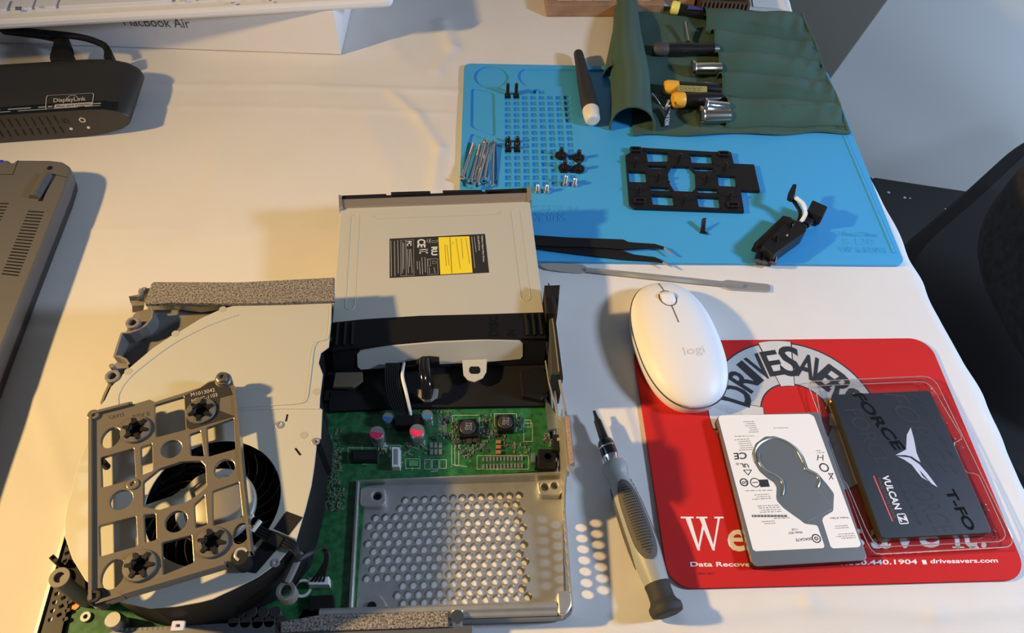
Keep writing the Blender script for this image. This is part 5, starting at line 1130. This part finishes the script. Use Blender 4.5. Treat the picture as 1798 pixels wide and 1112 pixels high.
mb = MB().ring(loops, True); mb.add(loops[-1], [tuple(range(len(prof)))])
link('housing', mb, mat('dock_black', (0.022, 0.021, 0.020), .45, bump=.12, bscale=3500), dock)
mb = MB().add(loops[0], [tuple(range(len(prof)-1, -1, -1))]); link('front_panel', mb, mat('dock_brown_grey', (0.055, 0.047, 0.038), .5), dock)
# gloss strip along top front edge
mb = MB(); st = [(x, z) for x, z in prof if z > 20]
st = [(-8, 24.8), (-16, 26.95), (-30, 27.95), (-230, 28.15)]
mb.ring([[dl(x, 0.6, z) for x, z in st], [dl(x, 11, z) for x, z in st]], True, closed=False); link('gloss_strip', mb, BLKG, dock)
mb = MB()
for k in range(14):
    for a, b, wd in ((6, 13, 1.4), (15, 24, .9)):
        x = -58-k*6.0; p = [dl(x-wd/2, -.15, a), dl(x+wd/2, -.15, a), dl(x+wd/2, -.15, b), dl(x-wd/2, -.15, b)]; mb.hexa(p, [dl(x-wd/2, .6, a), dl(x+wd/2, .6, a), dl(x+wd/2, .6, b), dl(x-wd/2, .6, b)])
link('vent_slots', mb, BLK, dock)
for x in (-52, -38):
    a = Vector(dl(x, -.3, 18)); b = Vector(dl(x, .5, 18)); link('audio_socket', MB().lathe(b, a-b, [(0, 2.8), (1.0, 2.6), (1.0, 1.6), (.2, 1.4), (.2, .1)], 20), CHROME if x == -38 else BLKG, dock)
    a = Vector(dl(x+1.5, -.3, 9.5)); b = Vector(dl(x+1.5, .2, 9.5)); link('socket_symbol', MB().lathe(b, a-b, [(0, 1.3), (.4, 1.3), (.4, .1)], 12), WTXT, dock)
zt = 28.25+.4
lb = [(440, 570), (862, 548), (876, 558), (862, 655), (850, 665), (435, 697), (420, 690), (428, 590)]
lw = [Dk(*q, zt)[:2] for q in lb]; lc_ = shrink(lw, (sum(p[0] for p in lw)/8, sum(p[1] for p in lw)/8), .965)
mb = MB().plate(lw, zt, zt+.08, [lc_]); 
def kk(s, a, b, c, off=0.0, m_=None): A_, B_, C_ = (Vector(Dk(*q, zt+.05)) for q in (a, b, c)); (m_ or mb).text(s, A_, B_-A_, C_-A_, .06, off)
kk('DisplayLink', (498, 634), (800, 616), (496, 598), .02)
kk('4K', (440, 684), (492, 680), (442, 668), .02)
arc = [Dk(*q, zt+.08) for q in ((630, 600), (640, 580), (670, 570), (705, 575), (725, 592))]; mb.tube(arc, .25, 6)
bar = [Dk(*q, zt)[:2] for q in ((510, 655), (858, 632), (853, 662), (505, 692))]; mb.plate(bar, zt, zt+.08)
link('badge', mb, mat('badge_silver', (0.42, 0.41, 0.39), .4), dock)
mb = MB(); kk('Plug and Display', (525, 680), (845, 656), (526, 664), .02); link('badge_lettering', mb, KTXT, dock)
link('strip_print', MB().greek(dl(-135, 4, 28.3), dl(-18, 4, 28.1), 1, (0, 3, 0), .8, .06, (1, 1), seed=5).greek(dl(-135, 7, 28.3), dl(-18, 7, 28.0), 1, (0, 3, 0), 1.2, .06, (1, 1), seed=8), mat('film_print', (0.35, 0.40, 0.42), .3), dock)
t = thing('dock_cable', 'black cable with a wide plug at the back of the docking station', 'cable', Dk(560, 150, 5))
link('plug', MB().plate(roundpoly([Dk(*q, 26)[:2] for q in ((455, 235), (458, 170), (490, 135), (545, 120), (640, 125), (680, 180), (680, 235))], 3), 8, 26, bevel=1.5), BLKM, t)
link('strain_relief', MB().cyl(Dk(585, 170, 22), Dk(578, 55, 22), 9, 14, 6), BLKM, t)
link('cord', MB().tube([Dk(580, 80, 22), Dk(560, 45, 22), Dk(420, 10, 20), Dk(200, -20, 16), Dk(-100, -50, 8), Dk(-400, -60, 6)], 4.4, 10), BLKM, t)
t = thing('video_cable', 'black cable arching from the right rear of the docking station', 'cable', Dk(990, 170, 5))
link('plug', MB().plate(roundpoly([Dk(*q, 22)[:2] for q in ((960, 215), (965, 130), (1030, 130), (1038, 215))], 1.5), 8, 22, bevel=1), BLKM, t)
link('cord', MB().tube([Dk(998, 150, 18), Dk(960, 100, 20), Dk(820, 45, 26), Dk(640, 12, 30), Dk(400, -12, 30), Dk(100, -40, 28), Dk(-300, -75, 24)], 3.0, 10), BLKM, t)
# ================================================================ laptop (underside up)
zM = zm(0, 240, 300/794)
LH = 20.0
def Lp(x, y, z=LH): return P(*zM([(x, y)])[0], z)
lap = thing('laptop', 'grey laptop lying upside down showing its vents and rubber foot', 'laptop', Lp(0, 500, 0.3))
lo = [(-900, 90), (-300, 96), (40, 108), (46, 118), (62, 120), (74, 107), (230, 108), (290, 115), (322, 135), (328, 165), (305, 240), (225, 440), (125, 690), (0, 1010), (-330, 1900), (-900, 1900)]
lw = roundpoly([Lp(*q)[:2] for q in lo], 2)
link('base', MB().plate(lw, 8.5, LH, bevel=2.0), LAPG, lap)
link('lid', MB().plate(shrink(lw, (lw[0][0], sum(p[1] for p in lw)/len(lw)), .992), 0.4, 8.2, bevel=1.5), mat('laptop_dark', (0.035, 0.033, 0.031), .5), lap)
mb = MB()
for k in range(21):
    f = k/20; a = (130-f*122, 347+f*290); b = (205-f*118, 352+f*294); mb.strip(Lp(*a, LH+.02), Lp(*b, LH+.02), 1.1, .05)
for k in range(6): f = k/20; mb.strip(Lp(-60, 308+k*15, LH+.02), Lp(40-k*7, 312+k*15, LH+.02), 1.1, .05)
link('vent_slots', mb, BLK, lap)
link('rubber_foot', MB().tube([Lp(222, 180, LH+.4), Lp(160, 288, LH+.4)], 4.2, 12, sub=1), mat('foot_grey', (0.10, 0.095, 0.09), .6), lap)
link('foot_groove', MB().strip(Lp(240, 175, LH+.02), Lp(187, 300, LH+.02), 3.2, .08), BLK, lap)
p = Lp(232, 146); link('screw_well', MB().plate(circ(p[0], p[1], 3.4, 20), LH-.1, LH+.12, [circ(p[0], p[1], 2.2, 16)]), mat('foot_grey', (0.10, 0.095, 0.09), .6), lap)
link('screw', MB().plate(circ(p[0], p[1], 2.2, 20), LH-.1, LH+.06), BLK, lap)
mb = MB().strip(Lp(85, 110, LH+.02), Lp(60, 176, LH+.02), .5, .05).strip(Lp(60, 176, LH+.02), Lp(-200, 172, LH+.02), .5, .05).strip(Lp(238, 172, LH+.02), Lp(312, 190, LH+.02), .5, .05); link('panel_seam', mb, BLK, lap)
link('blue_mark', MB().strip(Lp(-60, 112, LH+.1), Lp(14, 114, LH+.1), 2.4, .1), mat('blue_plastic', (0.03, 0.03, 0.8), .4), lap)
mb = MB()
for f0, f1 in ((.10, .14), (.17, .21), (.24, .31), (.34, .37), (.40, .47), (.5, .53)):
    a = Vector(Lp(312, 215, 14)).lerp(Vector(Lp(5, 1000, 14)), f0); b = Vector(Lp(312, 215, 14)).lerp(Vector(Lp(5, 1000, 14)), f1)
    mb.strip(a+Vector((.3, 0, -2)), b+Vector((.3, 0, -2)), 1.2, 4)
link('side_port', mb, STEEL, lap)
# ================================================================ laptop box with keyboard on top
BXH = 46.0
zN = zm(0, 0, 600/1798)
def Nx(x, y, z): return P(*zN([(x, y)])[0], z)
bl, br = Vector(Nx(-100, 222, 0.3)), Vector(Nx(1795, 288, 0.3)); bx = (br-bl).normalized(); by = Vector((-bx.y, bx.x, 0))
box = thing('laptop_box', 'white cardboard laptop box with dark lettering on its side under the keyboard', 'box', tuple(bl.lerp(br, .5)))
q = [bl, br, br+by*230, bl+by*230]
PAPER = mat('white_card', (0.80, 0.78, 0.77), .5)
link('lid', MB().hexa([tuple(p) for p in q], [tuple(p+Vector((0, 0, BXH))) for p in q]), PAPER, box, bevel=.6)
# text on the front face : solve face point for a pixel
def onface(x, y):
    u, v = zN([(x, y)])[0]; d = FW*F+RT*(u-CX)-UP*(v-CY); n_ = np.array(by); t_ = float((np.array(bl)-EYE)@n_/(d@n_)); return Vector(EYE+d*t_)-by*.15
a_, b_, c_ = onface(652, 136), onface(915, 140), None
hgt = Vector((0, 0, 9.6))
o2 = onface(655, 133); e2 = onface(1003, 143)
mb = MB().text('MacBook Air', o2+Vector((0, 0, -.3)), bx*((e2-o2).length), hgt, -.12); link('lettering', mb, mat('text_grey', (0.10, 0.09, 0.10), .5), box)
# keyboard
KBZ = BXH+0.4
def Kb(x, y, z): return P(*zN([(x, y)])[0], z)
KT = KBZ+13
k0, k1 = Vector(Kb(0, 150, KBZ)), Vector(Kb(1900, 65, KBZ))
kx = (Vector(Kb(1780, 88, KT-3))-Vector(Kb(300, 118, KT-3))); kx = (Vector(P(560, 14, KT))-Vector(P(0, 46, KT))); kx.z = 0; kx.normalize(); ky = Vector((-kx.y, kx.x, 0))
kr = Vector(P(691, 3, KT-3)); kr.z = 0
kb = thing('keyboard', 'white low profile computer keyboard lying across the laptop box', 'keyboard', (kr.x-200*kx.x, kr.y-200*kx.y, KBZ), math.atan2(kx.y, kx.x))
fr0 = Vector(P(0, 37, KT-4)); fr0.z = 0
tt = (fr0-kr).dot(ky)
def kl(x, y, z): p = kr+kx*x+ky*(tt+y); return (p.x, p.y, z)
bp_ = roundpoly([kl(*q, 0)[:2] for q in ((-470, 0), (0, 0), (0, 130), (-470, 130))], 9, 6)
link('base', MB().plate(bp_, KBZ, KT-4, bevel=3.0), WHITEP, kb)
def key(x0_, x1_, y0_, y1_, m=KEYW):
    r = roundpoly([kl(*q, 0)[:2] for q in ((x0_, y0_), (x1_, y0_), (x1_, y1_), (x0_, y1_))], 1.8, 3); return link('key', MB().plate(r, KT-4.2, KT-1.2, bevel=.7), m, kb)
# place bottom row from the photograph
def kxof(px): p = Vector(P(px, 20, KT-1.2)); return (p-kr).dot(kx)
yb = 13.0
bounds = [(-62, -28), (-25, 8), (14, 52), (56, 94), (98, 297), (304, 340), (344, 379), (385, 419), (424, 455), (459, 492), (497, 524), (535, 628)]
for a, b in bounds: key(kxof(a)+.3, kxof(b)-.3, yb, yb+15.5)
x_ = kxof(-62)
for r in range(1, 4):
    x_ = kxof(-62)+(0, 6, 9, 4)[r]
    while x_ < -26: key(x_, x_+16.6, yb+r*19, yb+r*19+15.5); x_ += 19
zO = zm(0, 0, 300/1798)
def okz(x, y): return Vector(P(*zO([(x, y)])[0], KT-1.18))
mb = MB()
for (x0_, y0_, x1_, y1_) in ((162, 72, 194, 88), (197, 70, 228, 87), (162, 91, 194, 106), (197, 90, 226, 107)):
    q = [okz(x0_, y1_), okz(x1_, y1_), okz(x1_, y0_), okz(x0_, y0_)]; mb.hexa([tuple(p) for p in q], [tuple(p+Vector((0, 0, .06))) for p in q])
link('key_symbol', mb, mat('key_print', (0.10, 0.11, 0.16), .5), kb)
mb = MB().text('alt', okz(410, 84), okz(468, 80)-okz(410, 84), okz(412, 66)-okz(410, 84), .06)
mb.text('alt', Vector(P(316, 2, KT-1.18)), Vector(P(328, 2, KT-1.18))-Vector(P(316, 2, KT-1.18)), ky*2, .06); 
mb.strip(P(405, 5, KT-1.18), P(412, 5, KT-1.18), 2.2, .06); mb.strip(P(472, 1, KT-1.18), P(477, 1, KT-1.18), 2, .06)
link('key_lettering', mb, mat('key_print_light', (0.35, 0.36, 0.42), .5), kb)
# ================================================================ wooden tray with white tiles, basket, paper
zP = zm(930, 0, 570/1798)
def Pp(x, y, z): return P(*zP([(x, y)])[0], z)
wt = thing('wooden_tray', 'light wooden tray holding white blocks at the far edge of the table', 'tray', Pp(300, 80, 0.3))
o_ = Vector(Pp(92, 93, 0.3)); wx = (Vector(Pp(482, 92, .3))-o_).normalized(); wy = Vector((-wx.y, wx.x, 0))
def wl_(x, y): p = o_+wx*x+wy*y; return (p.x, p.y)
link('rim', MB().plate([wl_(*q) for q in ((0, 0), (120, 0), (120, 70), (0, 70))], 0.4, 14, [[wl_(*q) for q in ((8, 8), (112, 8), (112, 62), (8, 62))]], .6), WOOD, wt)
link('floor_board', MB().plate([wl_(*q) for q in ((8, 8), (112, 8), (112, 62), (8, 62))], 0.5, 3), WOOD, wt)
for k in range(5):
    bq = [wl_(10+k*20, 12), wl_(28.5+k*20, 12), wl_(28.5+k*20, 40), wl_(10+k*20, 40)]
    single('white_block', MB().plate(roundpoly(bq, 1.5), 3.1, 11, bevel=.8), WTXT, ('left end', 'second from the left', 'middle', 'second from the right', 'right end')[k]+' white block in the wooden tray', 'block', 'white blocks in the wooden tray')
bk = Vector(P(1272, 6, 22))
wb = thing('woven_basket', 'dark brown woven basket behind the green tool roll', 'basket', (bk.x, bk.y+30, .3))
BRN = mat('dark_wicker', (0.045, 0.028, 0.018), .7, bump=.6, bscale=500)
bq = [P(1232, 3, 22)[:2], P(1318, 8, 22)[:2]]; v_ = Vector(bq[1])-Vector(bq[0]); n_ = Vector((-v_.y, v_.x)).normalized()*70
oq = [tuple(bq[0]), tuple(bq[1]), tuple(Vector(bq[1])+n_), tuple(Vector(bq[0])+n_)]; cq_ = (sum(p[0] for p in oq)/4, sum(p[1] for p in oq)/4)
link('wall', MB().plate(oq, .4, 22, [shrink(oq, cq_, .86)], .5), BRN, wb)
link('bottom', MB().plate(shrink(oq, cq_, .87), .4, 3), BRN, wb)
for k in range(12): 
    a = Vector(bq[0]).lerp(Vector(bq[1]), (k+.5)/12); link('stake', MB().cyl((a.x, a.y-.8, .5), (a.x, a.y-.8, 22.5), 1.0, 8), mat('wicker_light', (0.10, 0.06, 0.04), .7), wb)
tn = [P(*zP([q])[0], 12)[:2] for q in ((850, 4), (915, 6), (918, 26), (860, 22))]
single('tan_box', MB().plate([tn[0], tn[1], tuple(Vector(tn[1])+Vector((-2, 60))), tuple(Vector(tn[0])+Vector((-4, 60)))], .3, 14, bevel=.5), mat('tan_card', (0.42, 0.26, 0.15), .6), 'small tan box left of the woven basket', 'box')
pp = [P(*zP([q])[0], .7)[:2] for q in ((1225, -60), (1385, -60), (1422, 50), (1240, 36))]
single('paper_sheet', MB().plate(pp, .4, .8), WTXT, 'white paper sheet at the far right corner of the table', 'paper')
# ================================================================ tool roll
zQ = zm(1040, 0, 480/1798)
def Rp(x, y, z): return P(*zQ([(x, y)])[0], z)
roll = thing('tool_roll', 'green canvas tool roll with sewn pockets opened on the blue mat', 'tool roll', Rp(900, 700, MZ))
RB = 6.0
TL, TR, BR, BL_ = (np.array(Rp(*q, 8)) for q in ((262, 15), (1385, 72), (1695, 850), (270, 868)))
def sheet(s, t, dz=0.0):
    p = (TL*(1-s)+TR*s)*(1-t)+(BL_*(1-s)+BR*s)*t; return p
# seam curves between pockets (t as function of s): left t, right t
seams = [(0.0, 0.02), (0.225, 0.27), (0.41, 0.44), (0.59, 0.60), (0.765, 0.79), (0.965, 0.96)]
tv = [[s[0]+(s[1]-s[0])*1 for s in seams]]
def seam_t(k, s): a, b = seams[k]; return a+(b-a)*s
def puff(s, t):
    for k in range(5):
        a, b = seam_t(k, s), seam_t(k+1, s)
        if a <= t <= b: u = (t-a)/(b-a); return math.sin(u*PI)**0.55, k, u
    return 0.0, -1, 0.0
def basef(s, t):
    p = sheet(s, t); z = MZ+1.8+1.2*math.sin(9*s+4*t)*math.sin(11*t+2)+0.8*math.sin(23*s+13*t)
    x_e = p[0]; 
    edge = 1.5*math.sin(s*17)*(t > .97)
    return (p[0], p[1]+edge, z+(0.5 if s > .05 else 0))
mb = MB(); grid_surface(basef, 80, 60, mb); 
nb = len(mb.v); mb2 = MB(); grid_surface(lambda s, t: tuple(np.array(basef(s, t))-np.array((0, 0, 1.0))), 80, 60, mb2); mb2.f = [f[::-1] for f in mb2.f]; mb.add(mb2.v, mb2.f, True)
link('back_panel', mb, GREEN, roll)
open_px = [(735, 30), (735, 130), (788, 235), (797, 362), (822, 390), (826, 515), (845, 545), (850, 688), (872, 690), (882, 808)]
# s of the opening per pocket from world x
def inv_s(px, t):
    p = Rp(*px, 10); best = min(np.linspace(0, 1, 200), key=lambda s: abs(sheet(s, t)[0]-p[0])); return float(best)
so = [inv_s((732, 80), .1), inv_s((790, 300), .32), inv_s((823, 450), .5), inv_s((848, 615), .68), inv_s((877, 745), .86)]
hts = [15, 16, 17, 18, 18]
def pocket(k):
    def f(u, v):
        s0 = so[k]; s = s0+(1.0-s0)*u; a, b = seam_t(k, s), seam_t(k+1, s); t = a+(b-a)*v
        p = np.array(basef(s, t)); fall = (1-u)**0.75*0.85+0.15*math.sin(PI*min(1, u*1.02))
        h = hts[k]*(math.sin(v*PI)**0.6)*fall
        wr = 1.3*math.sin(40*u+6*v+k)*math.sin(v*PI)*(u > .55)*(u-.55)*2.5
        fold = 2.6*math.exp(-((v-(.5+.28*math.sin(k*2+u*2)))/.05)**2)*(u > .45)*(1-abs(2*u-1.45))
        return (p[0], p[1], p[2]+0.6+h+wr+fold)
    return f
mb = MB()
for k in range(5): grid_surface(pocket(k), 60, 22, mb)
link('pocket_panel', mb, GREEN, roll)
mb = MB()
for k in range(5): mb.tube([tuple(np.array(pocket(k)(0.0, v))+np.array((0, 0, .0))) for v in np.linspace(0, 1, 14)], .7, 6, sub=1)
for k in range(1, 5): mb.tube([tuple(np.array(basef(s, seam_t(k, s)))+np.array((0, 0, .5))) for s in np.linspace(so[k], .98, 30)], .35, 5, sub=1)
mb.tube([tuple(np.array(basef(s, .965))+np.array((0, 0, .4))) for s in np.linspace(.35, .98, 30)], .35, 5, sub=1)
mb.tube([tuple(np.array(basef(.955, t))+np.array((0, 0, .9))) for t in np.linspace(0.02, .98, 30)], .4, 5, sub=1)
link('seam_binding', mb, GREEN, roll)
# hem edge at the front and the rolled flap at the left
mb = MB(); mb.tube([tuple(np.array(basef(s, 1.0))+np.array((0, 0, .3))) for s in np.linspace(0, 1, 40)], 1.7, 8, sub=1); mb.tube([tuple(np.array(basef(1.0, t))+np.array((0, 0, .3))) for t in np.linspace(0, 1, 30)], 1.4, 8, sub=1)
link('hem', mb, GREEN, roll)
fa, fb = Vector(Rp(212, 5, MZ)), Vector(Rp(258, 868, MZ))
def flap(u, v):   # u around the arch, v along
    c = fa.lerp(fb, v); wd = 12+8*v; ht = 14+13*v
    a = PI*(1.08-1.16*u); dirx = Vector((1, 0.02, 0))
    z = ht*max(0, math.sin(max(0, min(PI, a))))**.8
    return (c.x+wd*math.cos(a)+1.0*math.sin(9*v+3*u), c.y+.6*math.sin(5*u), MZ+1+z+.6*math.sin(14*v+5*u))
mb = MB(); grid_surface(flap, 28, 50, mb)
mb2 = MB(); grid_surface(lambda u, v: (flap(u, v)[0]*1, flap(u, v)[1], flap(u, v)[2]-1.2), 28, 50, mb2); mb.add(mb2.v, mb2.f, True)
mb.tube([flap(u, 1.0) for u in np.linspace(0.05, .95, 24)], 1.1, 8, sub=1)
link('folded_flap', mb, GREEN, roll)
def flap2(u, v):
    c = Vector(Rp(175, 225, MZ)).lerp(Vector(Rp(128, 500, MZ)), v); a = PI*(1-u); return (c.x+(7+1*v)*math.cos(a), c.y, MZ-1+max(0, math.sin(a))*(9+4*v))
mb = MB(); grid_surface(flap2, 18, 20, mb); mb.tube([flap2(u, 1.0) for u in np.linspace(0, 1, 14)], .9, 6, sub=1); link('rear_fold', mb, GREEN, roll)
mb = MB(); q = [Rp(*a, 9) for a in ((462, 780), (508, 800), (515, 690), (480, 715))]
link('woven_tag', MB().hexa([Rp(468, 835, 6.5), Rp(505, 822, 6.5), Rp(520, 700, 14), (Rp(482, 715, 14))], [Rp(468, 832, 7), Rp(505, 819, 7), Rp(520, 697, 14.5), (Rp(482, 712, 14.5))]), BLK, roll)
mb = MB(); A_ = Vector(Rp(503, 822, 7.3)); B_ = Vector(Rp(515, 690, 14.8)); C_ = Vector(Rp(475, 826, 7.3)); mb.text('MADE IN CHINA', A_, B_-A_, C_-A_, .2, .02); link('tag_lettering', mb, WTXT, roll)
# tools in the roll
def tool(name, label, cat, a, b, za_, zb_, parts, group=None):
    A_, B_ = Vector(Rp(*a, za_)), Vector(Rp(*b, zb_)); d_ = B_-A_; L_ = d_.length
    t_ = thing(name, label, cat, (A_.x, A_.y, min(za_, zb_)-6), 0, group)
    for nm, prof, m_ in parts: link(nm, MB().lathe(A_, d_, [(x*L_ if x <= 3 else x, r) for x, r in prof], 24), m_, t_)
    return t_
HNDB = mat('screwdriver_handle_black', (0.012, 0.012, 0.012), .25)
def capdriver(lb, a, b, za_, zb_, r, ym, body=HNDB):
    return tool('capped_screwdriver', lb, 'screwdriver', a, b, za_, zb_, [('cap', [(0, r*.62), (.01, r*.9), (.06, r*1.08), (.2, r*1.05), (.24, r)], ym), ('handle', [(.23, r*.86), (.26, r*.92), (.7, r*.95), (1.0, r*.8)], body), ('shaft', [(1.0, 1.8), (1.1, 1.8)], STEEL)])
t_ = capdriver('pale yellow capped screwdriver in the far pocket of the tool roll', (518, 45), (735, 90), 13, 11, 6.2, LYEL)
p = Rp(690, 55, 19); link('blue_band', MB().hexa([Rp(630, 35, 17), Rp(728, 52, 17), Rp(728, 70, 17.5), Rp(625, 62, 17.5)], [Rp(630, 33, 17.8), Rp(728, 50, 17.8), Rp(728, 68, 18.3), Rp(625, 60, 18.3)]), mat('blue_band', (0.04, 0.04, 0.20), .4), t_)
t_ = capdriver('yellow capped screwdriver with pale label, farther one of the close pair', (470, 575), (850, 590), 13, 12, 6.4, YEL)
a_ = [Rp(*q, 18.6) for q in ((562, 560), (755, 568), (755, 605), (565, 598))]; link('label', MB().hexa([(p[0], p[1], p[2]-.6) for p in a_][::-1], a_[::-1]), mat('label_olive', (0.36, 0.34, 0.10), .5), t_)
mb = MB().greek(Vector(Rp(575, 570, 18.8)), Vector(Rp(748, 576, 18.8)), 3, Vector(Rp(575, 580, 18.8))-Vector(Rp(575, 570, 18.8)), .5, .08, (.8, 1), seed=3); link('label_print', mb, KTXT, t_)
t_ = capdriver('yellow capped screwdriver, nearer one of the close pair', (525, 660), (850, 650), 14, 13, 6.8, YEL)
tool('black_bit_handle', 'black tapered screwdriver handle with charcoal end cap in the second pocket', 'screwdriver', (400, 325), (795, 322), 12, 12, [('cap', [(0, 4.6), (.04, 6.4), (.2, 6.6), (.24, 6.2)], mat('charcoal_cap', (0.05, 0.05, 0.052), .6)), ('handle', [(.23, 6.2), (.5, 6.6), (.75, 5.6), (1, 6.2)], HNDB), ('shaft', [(1.0, 2), (1.1, 2)], STEEL)])
tool('hex_key', 'silver hexagonal bit standing up behind the black handle in the tool roll', 'hex key', (628, 275), (605, 150), 10, 16, [('shank', [(0, 2.0), (1, 2.0)], NICKEL)])
def sock(lb, a, b, za_, zb_, r, m_): return tool('metal_socket', lb, 'socket', a, b, za_, zb_, [('barrel', [(0, r*.3), (.005, r*.9), (.03, r*1.22), (.12, r*1.26), (.2, r*.98), (1.0, r*.92), (1.1, r*.9)], m_)])
sock('nickel socket alone in the middle pocket of the tool roll', (645, 452), (825, 450), 12, 12, 6.2, NICKEL)
sock('large nickel socket in the nearest pocket of the tool roll', (695, 765), (880, 762), 12, 12, 7.4, NICKEL)
sock('smaller bright chrome socket lying above the large nickel socket', (730, 690), (880, 705), 19, 18, 5.0, CHROME)
t_ = thing('pick_tips', 'two thin silver pick tips sticking up by the woven tag in the tool roll', 'pick', Rp(465, 715, 6))
link('long_tip', MB().tube([Rp(468, 720, 12), Rp(430, 660, 18), Rp(393, 612, 22)], [1.1, 1.0, .4], 8), STEEL, t_)
link('forked_tip', MB().tube([Rp(478, 730, 12), Rp(490, 695, 18), Rp(503, 660, 20)], 1.1, 8), STEEL, t_)
# ================================================================ black screwdriver with white cap
A = Vector(P(1041, 212, 11)); B = Vector(P(1015, 92, 9)); dv = B-A; L = dv.length
t = thing('black_screwdriver', 'black screwdriver handle with rounded white end cap lying over the mat edge', 'screwdriver', (A.x, A.y, MZ))
link('end_cap', MB().lathe(A, dv, [(-.5, 3.2), (-.6, 4.4), (0, 5.6), (2, 6.8), (8, 7.4), (13, 7.6), (14.5, 7.4)], 28).lathe(A+dv.normalized()*-.4, dv, [(0, .1), (-.0, 3.3)], 28, False), mat('ivory_cap', (0.72, 0.68, 0.60), .45), t)
link('handle', MB().lathe(A, dv, [(14, 7.0), (15, 7.6), (30, 7.5), (60, 6.4), (L*.75, 5.4), (L*.97, 4.6), (L*.99, 4.2), (L, 3.0)], 24), mat('black_soft_handle', (0.022, 0.021, 0.021), .6, bump=.2, bscale=3000), t)
print('OBJS', len(bpy.data.objects))
